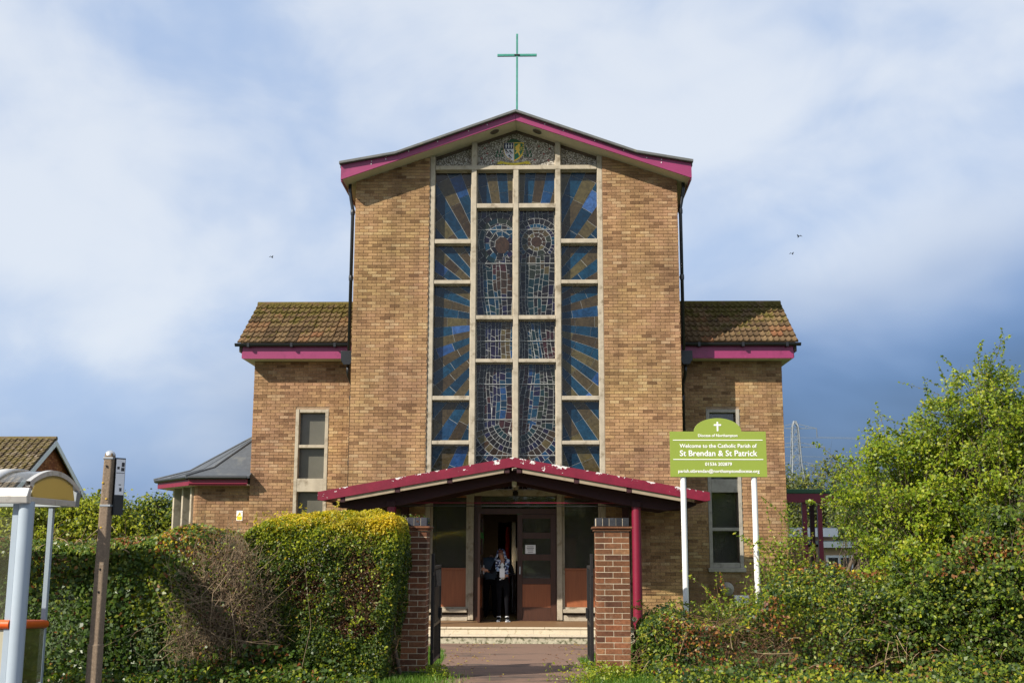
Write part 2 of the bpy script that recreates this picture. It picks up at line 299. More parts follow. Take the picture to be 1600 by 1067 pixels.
# ------------------------------------------------------------------ mesh helpers
def link(name, me, parent=None, mats=(), loc=None):
    o = bpy.data.objects.new(name, me); COL.objects.link(o)
    if me is not None:
        for m in mats: me.materials.append(MATS[m])
    if parent is not None: o.parent = parent
    if loc is not None: o.location = loc
    return o
def tag(o, label=None, cat=None, group=None, kind=None):
    for k, v in (('label', label), ('category', cat), ('group', group), ('kind', kind)):
        if v: o[k] = v
    return o
def empty(name, loc, label=None, cat=None, group=None):
    o = bpy.data.objects.new(name, None); COL.objects.link(o); o.location = loc; o.empty_display_size = .2
    return tag(o, label, cat, group)
class MB:
    def __init__(s, org=(0, 0, 0)): s.v = []; s.f = []; s.mi = []; s.cur = 0; s.o = Vector(org)
    def add(s, vs, fs):
        n = len(s.v); s.v += [tuple(Vector(v)-s.o) for v in vs]; s.f += [tuple(i+n for i in f) for f in fs]; s.mi += [s.cur]*len(fs); return s
    def box(s, a, b):
        x0, y0, z0 = [min(p, q) for p, q in zip(a, b)]; x1, y1, z1 = [max(p, q) for p, q in zip(a, b)]
        return s.add([(x0, y0, z0), (x1, y0, z0), (x1, y1, z0), (x0, y1, z0), (x0, y0, z1), (x1, y0, z1), (x1, y1, z1), (x0, y1, z1)],
                     [(0, 3, 2, 1), (4, 5, 6, 7), (0, 1, 5, 4), (1, 2, 6, 5), (2, 3, 7, 6), (3, 0, 4, 7)])
    def prism(s, pts, d, y0=None):
        """polygon pts (x,z), anticlockwise seen from -y, extruded from y0 to y0+d; or 3d pts and a vector d"""
        if y0 is not None: a = [Vector((p[0], y0, p[1])) for p in pts]; dv = Vector((0, d, 0))
        else: a = [Vector(p) for p in pts]; dv = Vector(d)
        n = len(a); b = [p+dv for p in a]
        return s.add(a+b, [tuple(range(n)), tuple(range(2*n-1, n-1, -1))]+[(i, i+n, (i+1) % n+n, (i+1) % n) for i in range(n)])
    def tube(s, pts, r, n=8, cap=True):
        pts = [Vector(p) for p in pts]; rs = r if isinstance(r, (list, tuple)) else [r]*len(pts)
        vs = []; fs = []; ref = None
        for i, p in enumerate(pts):
            t = (pts[min(i+1, len(pts)-1)]-pts[max(i-1, 0)]).normalized()
            if ref is None: ref = Vector((0, 0, 1)) if abs(t.z) < .9 else Vector((1, 0, 0))
            u = t.cross(ref); u = u.normalized() if u.length > 1e-5 else Vector((1, 0, 0)); w = u.cross(t); ref = w if abs(w.length) > .1 else ref
            for k in range(n):
                a = 2*math.pi*k/n; vs.append(p+(u*math.cos(a)+w*math.sin(a))*rs[i])
        for i in range(len(pts)-1):
            for k in range(n): fs.append((i*n+k, i*n+(k+1) % n, (i+1)*n+(k+1) % n, (i+1)*n+k))
        if cap: fs += [tuple(range(n-1, -1, -1)), tuple(range((len(pts)-1)*n, len(pts)*n))]
        return s.add(vs, fs)
    def lathe(s, c, prof, n=16):
        vs = []; fs = []
        for r, z in prof:
            for k in range(n): a = 2*math.pi*k/n; vs.append((c[0]+r*math.cos(a), c[1]+r*math.sin(a), c[2]+z))
        m = len(prof)
        for i in range(m-1):
            for k in range(n): fs.append((i*n+k, i*n+(k+1) % n, (i+1)*n+(k+1) % n, (i+1)*n+k))
        fs += [tuple(range(n-1, -1, -1)), tuple(range((m-1)*n, m*n))]
        return s.add(vs, fs)
    def bar(s, a, b, w, h):
        a = Vector(a); b = Vector(b); t = (b-a).normalized(); u = t.cross(Vector((0, 0, 1)))
        if u.length < 1e-3: u = Vector((1, 0, 0))
        u = u.normalized()*w/2; v = u.cross(t).normalized()*h/2
        vs = [a-u-v, a+u-v, a+u+v, a-u+v, b-u-v, b+u-v, b+u+v, b-u+v]
        return s.add(vs, [(0, 3, 2, 1), (4, 5, 6, 7), (0, 1, 5, 4), (1, 2, 6, 5), (2, 3, 7, 6), (3, 0, 4, 7)])
    def mesh(s, name='m'):
        me = bpy.data.meshes.new(name); me.from_pydata(s.v, [], s.f)
        if any(s.mi): me.polygons.foreach_set('material_index', s.mi)
        bm = bmesh.new(); bm.from_mesh(me); bmesh.ops.recalc_face_normals(bm, faces=bm.faces); bm.to_mesh(me); bm.free()
        return me
    def build(s, name, mats, parent=None, bev=0, smooth=False):
        if isinstance(mats, str): mats = (mats,)
        me = s.mesh(name); o = link(name, me, parent, mats)
        loc = s.o - (pworld(parent) if parent else Vector((0, 0, 0))); o.location = loc
        if smooth:
            me.polygons.foreach_set('use_smooth', [True]*len(me.polygons))
        if bev:
            m = o.modifiers.new('bevel', 'BEVEL'); m.width = bev; m.segments = 2; m.limit_method = 'ANGLE'; m.angle_limit = R(40)
        return o
def pworld(p):
    v = Vector((0, 0, 0))
    while p is not None: v += Vector(p.location); p = p.parent
    return v
def smooth_by_angle(o, a=40):
    me = o.data; me.polygons.foreach_set('use_smooth', [True]*len(me.polygons))
    try: me.set_sharp_from_angle(angle=R(a))
    except Exception: pass
def big_mesh(name, V, F4, mi=None, flat=False):
    """numpy verts (n,3) and quads (m,4) to a mesh"""
    me = bpy.data.meshes.new(name); n, m, k = len(V), len(F4), F4.shape[1]
    me.vertices.add(n); me.vertices.foreach_set('co', V.astype(np.float32).ravel())
    me.loops.add(m*k); me.loops.foreach_set('vertex_index', F4.astype(np.int32).ravel())
    me.polygons.add(m); me.polygons.foreach_set('loop_start', np.arange(0, m*k, k, dtype=np.int32))
    try: me.polygons.foreach_set('loop_total', np.full(m, k, np.int32))
    except Exception: pass
    if mi is not None: me.polygons.foreach_set('material_index', mi.astype(np.int32))
    me.update(calc_edges=True); me.validate()
    if flat: me.shade_flat()
    return me
# terrain: the churchyard falls a little from the gate to the porch
def gz(y): return 0.0 if y > -2.4 else (.33*(-2.4-y)/9.0 if y > -11.4 else .33)
# ------------------------------------------------------------------ the setting
def ground():
    ys = [-900, -60, -16.4, -13.0, -11.4, -8, -5, -2.4, 0, 30, 300, 4000]
    xs = [-4000, -300, -40, -12, -4, 0, 4, 12, 40, 300, 4000]
    V = [(x, y, gz(y) if y > -13.1 else (.33 if y > -16 else .18)) for y in ys for x in xs]
    n = len(xs); F = [(j*n+i, j*n+i+1, (j+1)*n+i+1, (j+1)*n+i) for j in range(len(ys)-1) for i in range(n-1)]
    me = bpy.data.meshes.new('ground'); me.from_pydata(V, [], F); tag(link('ground', me, None, ('lawn',)), kind='structure')
    m = MB(); ps = [-13.0, -11.4, -8, -5, -2.4]
    e = [(-.80, 1.36), (-.84, 1.28), (-.98, 1.22), (-1.25, 1.75), (-2.35, 2.35)]
    V = []; 
    for y, (a, b) in zip(ps, e): V += [(a, y, gz(y)+.006), (b, y, gz(y)+.006)]
    m.add(V, [(2*i, 2*i+1, 2*i+3, 2*i+2) for i in range(len(ps)-1)])
    tag(m.build('path', 'tarmac'), kind='structure')
    tag(MB().add([(-300, -16.2, .336), (300, -16.2, .336), (300, -12.9, .336), (-300, -12.9, .336)], [(0, 1, 2, 3)]).build('pavement', 'pavement_asphalt'), kind='structure')
    tag(MB().box((-300, -16.4, .15), (300, -16.2, .345)).build('kerb', 'grey_concrete', bev=.015), kind='structure')
    tag(MB().add([(-300, -50, .19), (300, -50, .19), (300, -16.4, .19), (-300, -16.4, .19)], [(0, 1, 2, 3)]).build('road', 'road_asphalt'), kind='structure')
ground()
# ------------------------------------------------------------------ the church
church = empty('church', (0, 0, 0), 'tall buff brick church with magenta gable roof, stained glass window and two tiled side wings', 'church')
rng = random.Random(7)
def zsoff(x): return 12.175-.35*abs(x)
BRICKS = []   # (centre, u, n, length, height)
def lay(org, u, n, u0, u1, z0, z1, excl=(), top=None, off=0):
    """stretcher bond on a wall face: org + u*s + z ; n = outward normal"""
    u = Vector(u); n = Vector(n); c = 0; z = z0
    while z < z1-.02:
        h = min(.065, z1-z-.006)
        s = u0-(.1125 if (c+off) % 2 else 0)
        while s < u1-.01:
            a, b = max(s, u0)+.005, min(s+.225, u1)-.005
            segs = [(a, b)]
            for (ea, eb, za, zb) in excl:
                if z+h > za and z < zb:
                    ns = []
                    for (p, q) in segs:
                        if q <= ea or p >= eb: ns.append((p, q)); continue
                        if p < ea-.03: ns.append((p, ea-.004))
                        if q > eb+.03: ns.append((eb+.004, q))
                    segs = ns
            for p, q in segs:
                if q-p < .03: continue
                if top and z+.02 > top((p+q)/2): continue
                BRICKS.append((Vector(org)+u*(p+q)/2+Vector((0, 0, z+h/2))+n*rng.uniform(-.002, .003), u, n, q-p, h))
            s += .225
        z += .075; c += 1
def mortar(name, a, b, top=None, parent=church):
    m = MB()
    if top: m.prism([(a[0], a[2]), (b[0], a[2]), (b[0], top(b[0])), (a[0], top(a[0]))], b[1]-a[1], a[1])
    else: m.box(a, b)
    return m.build(name, 'mortar', parent)
TW = 3.93; FR = 2.11
tl = mortar('wall', (-TW+.01, .012, 0), (-FR, .34, 0), lambda x: zsoff(x)+.04)
tr = mortar('wall', (FR, .012, 0), (TW-.01, .34, 0), lambda x: zsoff(x)+.04)
tag(tl, 'sunlit buff brick left flank of the tall front'); tag(tr, 'buff brick right flank of the tall front')
lay((0, 0, 0), (1, 0, 0), (0, -1, 0), -TW, -FR, 0, 11.5, top=lambda x: zsoff(x))
lay((0, 0, 0), (1, 0, 0), (0, -1, 0), FR, TW, 0, 11.5, top=lambda x: zsoff(x))
for sgn in (-1, 1):   # returns of the nave
    w = MB().box((sgn*(TW-.012), .34, 0), (sgn*(TW-.3), 14, 10.85)).build('wall', 'mortar', church)
    lay((sgn*TW, 0, 0), (0, 1, 0), (sgn, 0, 0), .0, 6.0, 6.4, 10.8, off=1)
    lay((sgn*TW, 0, 0), (0, 1, 0), (sgn, 0, 0), .0, 1.24, 0, 6.4, off=1)
MB().box((-TW+.3, 13.7, 0), (TW-.3, 14, 12)).build('wall', 'mortar', church)
# wings
WY = 1.25; WX = 6.56
WIN = (4.66, 5.48, 1.42, 5.33)
wall_of = {}
for sgn in (-1, 1):
    lo, hi = (sorted((sgn*TW, sgn*WX)))
    ex = [tuple(sorted((sgn*WIN[0], sgn*WIN[1])))+(WIN[2], WIN[3])]
    m = MB()
    e0, e1 = ex[0][0], ex[0][1]
    for a, b, c, d in ((lo, e0, 0, 6.62), (e1, hi, 0, 6.62), (e0, e1, 0, WIN[2]), (e0, e1, WIN[3], 6.62)):
        m.box((a+(.01 if a == lo and sgn < 0 else 0), WY+.012, c), (b-(.01 if b == hi and sgn > 0 else 0), WY+.3, d))
    m.box((sgn*(WX-.012), WY+.3, 0), (sgn*(WX-.3), 5.0, 6.62))
    m.prism([(sgn*(WX-.012), WY+.3, 6.62), (sgn*(WX-.012), 4.4, 6.62), (sgn*(WX-.012), 2.65, 8.1)], (-sgn*.28, 0, 0))
    m.box((sgn*WX, 4.7, 0), (sgn*TW, 5.0, 6.62))
    wall_of[sgn] = m.build('wall', 'mortar', church)
    lay((0, WY, 0), (1, 0, 0), (0, -1, 0), lo, hi, 0, 6.6, ex)
    lay((sgn*WX, 0, 0), (0, 1, 0), (sgn, 0, 0), WY, 5.0, 0, 6.62, off=1)
# polygonal bay on the left flank
BX = -7.87; BY = 1.37
bay = [(-6.57, BY), (BX, BY), (-9.0, 3.0), (-9.0, 4.9), (-6.57, 4.9)]
m = MB(); m.box((BX+.01, BY+.012, 0), (-6.57, BY+.25, 3.52)); baywall = m.build('bay_wall', 'mortar', church)
lay((0, BY, 0), (1, 0, 0), (0, -1, 0), BX, -6.575, 0, 3.5)
d1 = Vector((-9.0-BX, 3.0-BY, 0)); l1 = d1.length; d1n = d1.normalized(); n1 = Vector((d1n.y, -d1n.x, 0)); n1 = n1 if n1.x < 0 else -n1
def on1(s, z, o=0): p = Vector((BX, BY, z))+d1n*s+n1*o; return p
m = MB()
for s0, s1 in ((0.02, .30),):
    m.prism([on1(s0, 0, -.012), on1(s1, 0, -.012), on1(s1, 3.52, -.012), on1(s0, 3.52, -.012)], -n1*.22)
m.build('bay_wall', 'mortar', church)
lay((BX, BY, 0), tuple(d1n), tuple(n1), 0.0, .30, 0, 3.5)
for s0 in (.31, .98, 1.70):
    m = MB(); m.prism([on1(s0, 0, .06), on1(s0+.11, 0, .06), on1(s0+.11, 3.52, .06), on1(s0, 3.52, .06)], -n1*.40)
    m.build('bay_mullion', 'concrete', church, .01)
for s0, s1 in ((.42, .98), (1.09, 1.70)):
    m = MB(); m.prism([on1(s0, .9, -.26), on1(s1, .9, -.26), on1(s1, 3.48, -.26), on1(s0, 3.48, -.26)], -n1*.01)
    m.build('bay_pane', 'window_glass', church)
    m = MB(); m.prism([on1(s0, 0, -.2), on1(s1, 0, -.2), on1(s1, .9, -.2), on1(s0, .9, -.2)], -n1*.12); m.build('bay_apron', 'concrete', church)
MB().box((-8.99, 3.02, 0), (-8.8, 4.9, 3.52)).build('bay_wall', 'mortar', church)
lay((-9.0, 0, 0), (0, 1, 0), (-1, 0, 0), 3.02, 4.9, 0, 3.5)
MB().prism([(-8.7, 3.2, .05), (-7.8, 1.9, .05), (-6.6, 1.7, .05), (-6.6, 4.8, .05), (-8.7, 4.8, .05)], (0, 0, .02)).build('bay_floor', 'dark_timber', church)
# bay roof: eaves polygon rising to the wing wall, with flared foot
ev = [(-6.50, .93), (-8.06, .93), (-9.47, 2.80), (-9.47, 5.3), (-6.57, 5.3)]
def bay_roof():
    z0 = 3.66; ap = Vector((-6.57, 3.6, 5.15))
    E = [Vector((x, y, z0)) for x, y in ev]
    mid = [e.lerp(ap, .30)+Vector((0, 0, -.20)) for e in E]
    mid[0].x = -6.57; mid[4].x = -6.57
    m = MB()
    V = E+mid+[ap]; F = []
    for i in range(4): F.append((i, i+1, i+6, i+5)); F.append((i+5, i+6, 10))
    m.add(V, F); rf = m.build('bay_roof', 'felt', church)
    s = rf.modifiers.new('s', 'SOLIDIFY'); s.thickness = .05; s.offset = -1
    for i in (1, 2):
        k = MB(); k.tube([E[i]+Vector((0, 0, .01)), mid[i]+Vector((0, 0, .012)), ap+Vector((0, 0, .012))], .028, 6); k.build('hip_roll', 'felt', rf)
    for t in (.45,):
        k = MB(); a = E[1].lerp(E[2], t); b = mid[1].lerp(mid[2], t); k.tube([a+Vector((0, 0, .006)), b+Vector((0, 0, .006)), ap.lerp(b, .02)+Vector((0, 0, .006))], .012, 5); k.build('seam', 'felt', rf)
    inn = [(-6.57, 1.03), (-8.01, 1.03), (-9.37, 2.84), (-9.37, 5.2), (-6.57, 5.2)]
    for i in range(3):
        a = Vector((*inn[i], 3.44)); b = Vector((*inn[i+1], 3.44)); t = (b-a).normalized(); nn = Vector((t.y, -t.x, 0)); nn = -nn if nn.dot(a-Vector((-7.5, 3.5, 3.5))) < 0 else nn
        MB().prism([a, b, b+Vector((0, 0, .20)), a+Vector((0, 0, .20))], nn*-.03).build('fascia', 'crimson', church)
        k = MB(); g = nn*.055+Vector((0, 0, .19)); k.tube([a+g, b+g], .048, 10); k.build('gutter', 'black_plastic', church)
    MB().prism([(x*.999, y, 3.445) for x, y in inn], (0, 0, .03)).build('soffit', 'cream_soffit', church)
bay_roof()
# bricks: the largest in view are pieces of their own, the rest one part
def brick_objects():
    cv = Vector((.575, -27.1, EYE))
    bme = MB().box((-.1075, 0, -.0325), (.1075, .05, .0325))
    bme = bme.mesh('brick'); bme.materials.append(MATS['buff_brick'])
    front = []; rest = []
    for b in BRICKS:
        c, u, n, l, h = b
        vis = n.y < -.9 and l > .2 and h > .06 and ((abs(c.x) < 3.95 and c.z > 3.75) or (c.x > 4 and c.z > 1.6 and c.x < 6.5))
        (front if vis else rest).append(b)
    front.sort(key=lambda b: (b[0]-cv).length)
    rest += front[300:]; front = front[:300]
    for c, u, n, l, h in front:
        par = (tl if c.x < 0 else tr) if abs(c.x) < TW+.02 and c.y < .1 else wall_of[1 if c.x > 0 else -1]
        o = bpy.data.objects.new('brick', bme); COL.objects.link(o); o.parent = par; o.location = c-pworld(par)
        o.scale = (l/.215, 1, h/.065)
    V = np.zeros((len(rest)*8, 3)); F = []
    for i, (c, u, n, l, h) in enumerate(rest):
        k = i*8; j = 0
        for dz in (-h/2, h/2):
            for s, dn in ((-l/2, 0), (l/2, 0), (l/2, -.05), (-l/2, -.05)):
                p = c+u*s+n*dn; V[k+j] = (p.x, p.y, p.z+dz); j += 1
        F += [(k, k+1, k+5, k+4), (k+4, k+5, k+6, k+7), (k+3, k+2, k+1, k), (k+1, k+2, k+6, k+5), (k+3, k, k+4, k+7)]
    me = big_mesh('bricks', V, np.array(F), None, True)
    bm = bmesh.new(); bm.from_mesh(me); bmesh.ops.recalc_face_normals(bm, faces=bm.faces); bm.to_mesh(me); bm.free()
    o = link('bricks', me, church, ('buff_brick',)); tag(o, 'remaining buff bricks of the church walls', kind='stuff')
brick_objects()
# nave roof
UP = [(-4.26, 11.13), (-2.91, 11.37), (0, 12.42), (2.91, 11.37), (4.26, 11.13)]
LOW = [(4.21, 10.70), (0, 12.175), (-4.21, 10.70)]
def nave_roof():
    rf = MB()
    und = lambda P, d: [(x, z-d) for x, z in reversed(P)]
    rf.prism([(x, z-.012) for x, z in UP[::-1]][::-1]+und(UP, .10), 14.6, -.40); rf = rf.build('roof', 'felt', church)
    for half in (0, 1):
        P = UP[:3] if half == 0 else UP[2:]
        m = MB(); m.prism(P+und(P, .065), .17, -.595); m.build('roof_edge', 'lead_edge', rf, .008)
        lo = [(x*(4.225/4.26), z-.066) for x, z in P]
        bot = ([(0, 12.175), (-4.225, 10.695)] if half == 0 else [(4.225, 10.695), (0, 12.175)])
        if half == 0: lo[-1] = (-.004, lo[-1][1]); bot[0] = (-.004, 12.175)
        else: lo[0] = (.004, lo[0][1]); bot[-1] = (.004, 12.175)
        m = MB(); m.prism(lo+bot, .035, -.49); f = m.build('fascia', 'magenta_paint', church)
        tag(f, 'magenta bargeboard along the front gable')
        sg = -1 if half == 0 else 1
        k = MB()
        for xx in (3.5, 3.15, 2.6, 1.9, 1.15, .7):
            zl = 12.175-.35*xx
            for dz in (.13, .20): k.lathe((sg*xx+dz*.06, -.492, zl+dz), [(.012, -.012), (.012, .012)], 6)
        o = k.build('screw_cap', 'white_trim', f); o['kind'] = 'stuff'
        # boxed soffit with a moulded front lip and an oval vent
        a, b = (-4.20, -.003) if half == 0 else (.003, 4.20)
        m = MB(); m.prism([(a, zsoff(a)), (b, zsoff(b)), (b, zsoff(b)+.05), (a, zsoff(a)+.05)], .70, -.455); sf = m.build('soffit', 'cream_soffit', church)
        vx = sg*.52; vm = MB(); pts = [(vx+.10*math.cos(t), -.20+.13*math.sin(t)) for t in np.linspace(0, 2*math.pi, 21)[:-1]]
        vm.add([(x, y, zsoff(x)-.004) for x, y in pts], [tuple(range(20))]); vm.build('vent', 'dark_timber', sf)
        rim = MB(); rim.tube([(x, y, zsoff(x)-.006) for x, y in pts]+[(pts[0][0], pts[0][1], zsoff(pts[0][0])-.006)], .010, 5); rim.build('vent_rim', 'lead_edge', sf)
        e0, e1 = sorted((sg*3.925, sg*4.19)); MB().prism([(e0, zsoff(e0)), (e1, zsoff(e1)), (e1, zsoff(e1)+.05), (e0, zsoff(e0)+.05)], 13.7, .246).build('soffit', 'cream_soffit', church)
        # return fascia along the side eaves
        MB().box((sg*4.19, -.45, 10.66), (sg*4.225, 14, 11.05)).build('fascia', 'magenta_paint', church)
nave_roof()
c = MB(); c.box((-.025, .975, 12.35), (.025, 1.025, 15.09)); c = c.build('cross', 'verdigris', church, .004); tag(c, 'slender blue-green metal cross on the ridge')
MB().box((-.51, .97, 14.475), (-.028, 1.03, 14.535)).build('arm', 'verdigris', c, .006); MB().box((.028, .97, 14.475), (.51, 1.03, 14.535)).build('arm', 'verdigris', c, .006)
MB().box((-.07, .962, 14.488), (.07, 1.038, 14.522)).build('clamp', 'black_iron', c)
# ------------------------------------------------------------------ great window
win = MB()
JY0, JY1 = .03, .30
for sg in (-1, 1): win.box((sg*1.985, JY0, .45), (sg*2.108, JY1, zsoff(2.05)-.005))
win = win.build('window', 'concrete', church, .012); tag(win, 'tall leaded stained glass window in a pale concrete grid')
def bar(x0, x1, z0, z1, y0=JY0, y1=JY1, ma='concrete'):
    # a moulded bar: the front rib stands proud of a wider rebate
    m = MB(); m.box((x0, y0, z0), (x1, y0+.16, z1))
    e = .022
    if z1-z0 > x1-x0: m.box((x0-e, y0+.161, z0), (x1+e, y1, z1))
    else: m.box((x0, y0+.161, z0-e), (x1, y1, z1+e))
    return m.build('mullion' if z1-z0 > x1-x0 else 'transom', ma, win, .010)
for sg in (-1, 1): bar(min(sg*.965, sg*1.09), max(sg*.965, sg*1.09), .33, zsoff(1.03)+.0)
bar(-.062, .062, 3.30, 11.097)
bar(-1.98, 1.98, 11.10, 11.206, .02)
SIDE = [(9.24, 9.348), (8.235, 8.327), (5.41, 5.509), (4.36, 4.446), (3.16, 3.30)]
CEN = [(10.13, 10.244), (7.36, 7.458), (6.315, 6.40), (3.16, 3.30)]
for a, b in SIDE: bar(-1.98, -1.092, a, b, .04); bar(1.092, 1.98, a, b, .04)
for a, b in CEN: bar(-.963, -.064, a, b, .04); bar(.064, .963, a, b, .04)
# gable mosaic and the arms
MY = .24
for a, b in ((-1.98, -1.092), (-.963, .963), (1.092, 1.98)):
    P = [(a, 11.21), (b, 11.21), (b, zsoff(b)-.07)]+([(0, zsoff(0)-.07)] if a < 0 < b else [])+[(a, zsoff(a)-.07)]
    m = MB(); m.prism(P, .06, MY); p = m.build('mosaic_panel', 'pebble_mosaic', church)
    H = [(a, zsoff(a)-.07), (b, zsoff(b)-.07), (b, zsoff(b)-.002), (a, zsoff(a)-.002)] if not a < 0 < b else [(a, zsoff(a)-.07), (0, zsoff(0)-.07), (b, zsoff(b)-.07), (b, zsoff(b)-.002), (0, zsoff(0)-.002), (a, zsoff(a)-.002)]
    m = MB(); m.prism(H, .06, MY-.05); m.build('head_board', 'dark_timber', win)
    if a < 0 < b: mosaic = p
def crest():
    cx = -.06; y = MY-.012
    def poly(name, pts, ma, dy=0, parent=None):
        m = MB(); m.prism([(cx+x, 11.665+z) for x, z in pts], .012, y-dy); return m.build(name, ma, mosaic)
    sh = [(-.25, .20), (-.25, -.02), (-.22, -.12), (-.15, -.20), (-.07, -.26), (0, -.29)]
    shield = poly('shield', sh+[(-x, z) for x, z in sh[-2::-1]], 'crest_gold')
    poly('silver_field', [(x*.97+.003, z*.98) for x, z in sh]+[(-.004, .197)], 'crest_silver', .004, shield)
    poly('chief', [(-.245, .03), (-.01, .03), (-.01, .19), (-.245, .19)], 'crest_navy', .009, shield)
    for k in (-.19, -.125, -.06):
        poly('charge', [(k-.010, .05), (k+.010, .05), (k+.014, .10), (k+.028, .11), (k+.012, .125), (k+.010, .17), (k-.010, .17), (k-.012, .125), (k-.028, .11), (k-.014, .10)], 'crest_silver', .013, shield)
    for bx, bz in ((-.17, -.03), (-.07, -.05), (-.09, -.17)):
        poly('bird', [(bx-.05, bz+.02), (bx-.02, bz+.0), (bx+.04, bz-.045), (bx+.05, bz-.03), (bx+.0, bz+.02), (bx-.01, bz+.05), (bx-.04, bz+.05)], 'ink', .010, shield)
        poly('bird_foot', [(bx-.02, bz-.02), (bx+.02, bz-.06), (bx+.0, bz-.06), (bx-.03, bz-.03)], 'crest_red', .009, shield)
    poly('green_field', [(.012, .175), (.012, -.255), (.07, -.225), (.14, -.165), (.19, -.10), (.215, -.01), (.215, .175)][::-1], 'crest_green', .004, shield)
    poly('lion', [(.03, .05), (.05, .11), (.09, .13), (.12, .165), (.155, .16), (.165, .12), (.14, .06), (.15, .0), (.13, -.05), (.155, -.09), (.16, -.14), (.12, -.145), (.125, -.11), (.09, -.06), (.06, -.09), (.03, -.10), (.05, -.05), (.075, -.02), (.05, .0), (.03, .01), (.055, .03)][::-1], 'crest_gold', .010, shield)
    poly('tail', [(.165, .05), (.18, .10), (.195, .06), (.185, .0), (.165, -.04), (.175, .01)], 'crest_gold', .010, shield)
    for k in range(6): poly('border_check', [(.218, .15-k*.05), (.245, .15-k*.05), (.245, .128-k*.05), (.218, .128-k*.05)][::-1], 'crest_green', .008, shield)
    poly('hat', [(-.19, .205), (.19, .205), (.12, .25), (.07, .29), (-.07, .29), (-.12, .25)], 'crest_dkgreen', -.002)
    for sg in (-1, 1):
        for j, (tx, tz) in enumerate(((.30, .06), (.33, -.03), (.41, -.03), (.28, -.12), (.35, -.12), (.43, -.12))):
            poly('tassel', [(sg*tx-.022, tz-.05), (sg*tx+.022, tz-.05), (sg*tx+.012, tz+.015), (sg*tx, tz+.035), (sg*tx-.012, tz+.015)], 'crest_dkgreen', -.002)
    sc = []
    for t in np.linspace(-1, 1, 13): sc.append((t*.34, -.27-.06*math.cos(t*1.5)))
    poly('scroll', [(x, z-.055) for x, z in sc]+sc[::-1], 'crest_scroll', 0)
    for sg in (-1, 1): poly('scroll_end', [(sg*.28, -.36), (sg*.43, -.36), (sg*.38, -.325), (sg*.42, -.29), (sg*.33, -.30)], 'crest_scroll', -.003)
    for (x, z) in ((-.72, .06), (.62, .10), (-.80, -.2), (-.52, -.27), (.52, -.25), (.86, -.26), (-.62, .20), (.74, -.10), (.88, .03), (-.66, -.08)):
        st = []
        for k in range(10):
            r_ = .03 if k % 2 else .012; st.append((x+r_*math.cos(k*math.pi/5), z+r_*math.sin(k*math.pi/5)))
        poly('star', st, 'crest_red', -.004)
crest()
# stained glass
def clip(P, nx, nzv, d):
    out = []
    for i in range(len(P)):
        a, b = P[i], P[(i+1) % len(P)]; da = nx*a[0]+nzv*a[1]-d; db = nx*b[0]+nzv*b[1]-d
        if da <= 0: out.append(a)
        if da*db < 0: t = da/(da-db); out.append((a[0]+(b[0]-a[0])*t, a[1]+(b[1]-a[1])*t))
    return out
def area(P): return abs(sum(P[i][0]*P[(i+1) % len(P)][1]-P[(i+1) % len(P)][0]*P[i][1] for i in range(len(P))))/2
PIECES = []   # (poly, material)
GY = .232
def rays():
    rg = random.Random(3); C = (0, 7.33)
    up_ = [3.9, 11.4, 18.6, 25.5, 32.1, 38.4, 44.4, 50.1, 55.5, 60.6, 65.4, 70.0, 74.4, 78.6, 82.6, 86.5]
    ang = sorted(set([a for a in up_]+[180-a for a in up_]+[-a for a in up_]+[180+a for a in up_]))
    ang = [a for a in ang]
    opens = []
    zs = [11.097]+[v for a, b in SIDE for v in (b, a)]
    for i in range(0, 10, 2):
        for x0, x1 in ((-1.985, -1.09), (1.09, 1.985)): opens.append((x0, x1, zs[i+1], zs[i]))
    opens += [(-.963, -.062, 10.244, 11.097), (.062, .963, 10.244, 11.097)]
    for i in range(len(ang)):
        a0, a1 = ang[i], (ang[i+1] if i+1 < len(ang) else ang[0]+360)
        am = R((a0+a1)/2); mu = (math.cos(am), math.sin(am)); g = .0042
        rr = [0.5]; 
        while rr[-1] < 5: rr.append(rr[-1]+rg.uniform(.34, .70))
        ma = 'glass_blue' if i % 2 == 0 else 'glass_olive'
        n0 = (math.sin(R(a0)), -math.cos(R(a0))); n1_ = (-math.sin(R(a1)), math.cos(R(a1)))
        for (x0, x1, z0, z1) in opens:
            for k in range(len(rr)-1):
                P = [(x0+g, z0+g), (x1-g, z0+g), (x1-g, z1-g), (x0+g, z1-g)]
                for (n, d) in ((n0, n0[0]*C[0]+n0[1]*C[1]-g), (n1_, n1_[0]*C[0]+n1_[1]*C[1]-g), ((-mu[0], -mu[1]), -(mu[0]*C[0]+mu[1]*C[1])-rr[k]-g), (mu, mu[0]*C[0]+mu[1]*C[1]+rr[k+1]-g)):
                    if len(P) > 2: P = clip(P, n[0], n[1], d)
                if len(P) > 2 and area(P) > .002: PIECES.append((P, ma))
    return opens
OPENS = rays()
OVER = []    # overlaid heads and bowl: (outline, piece, material, layer)
def inset(P, box, g):
    """shrink convex polygon P by g on every side, inside box"""
    x0, x1, z0, z1 = box; Q = [(x0+g, z0+g), (x1-g, z0+g), (x1-g, z1-g), (x0+g, z1-g)]
    A2 = sum(P[k][0]*P[(k+1) % len(P)][1]-P[(k+1) % len(P)][0]*P[k][1] for k in range(len(P)))
    if A2 < 0: P = P[::-1]
    for k in range(len(P)):
        a, b = P[k], P[(k+1) % len(P)]; dx, dz = b[0]-a[0], b[1]-a[1]; l = math.hypot(dx, dz)
        if l < 1e-5: continue
        n = (dz/l, -dx/l); Q = clip(Q, n[0], n[1], n[0]*a[0]+n[1]*a[1]-g)
        if len(Q) < 3: return None
    return Q
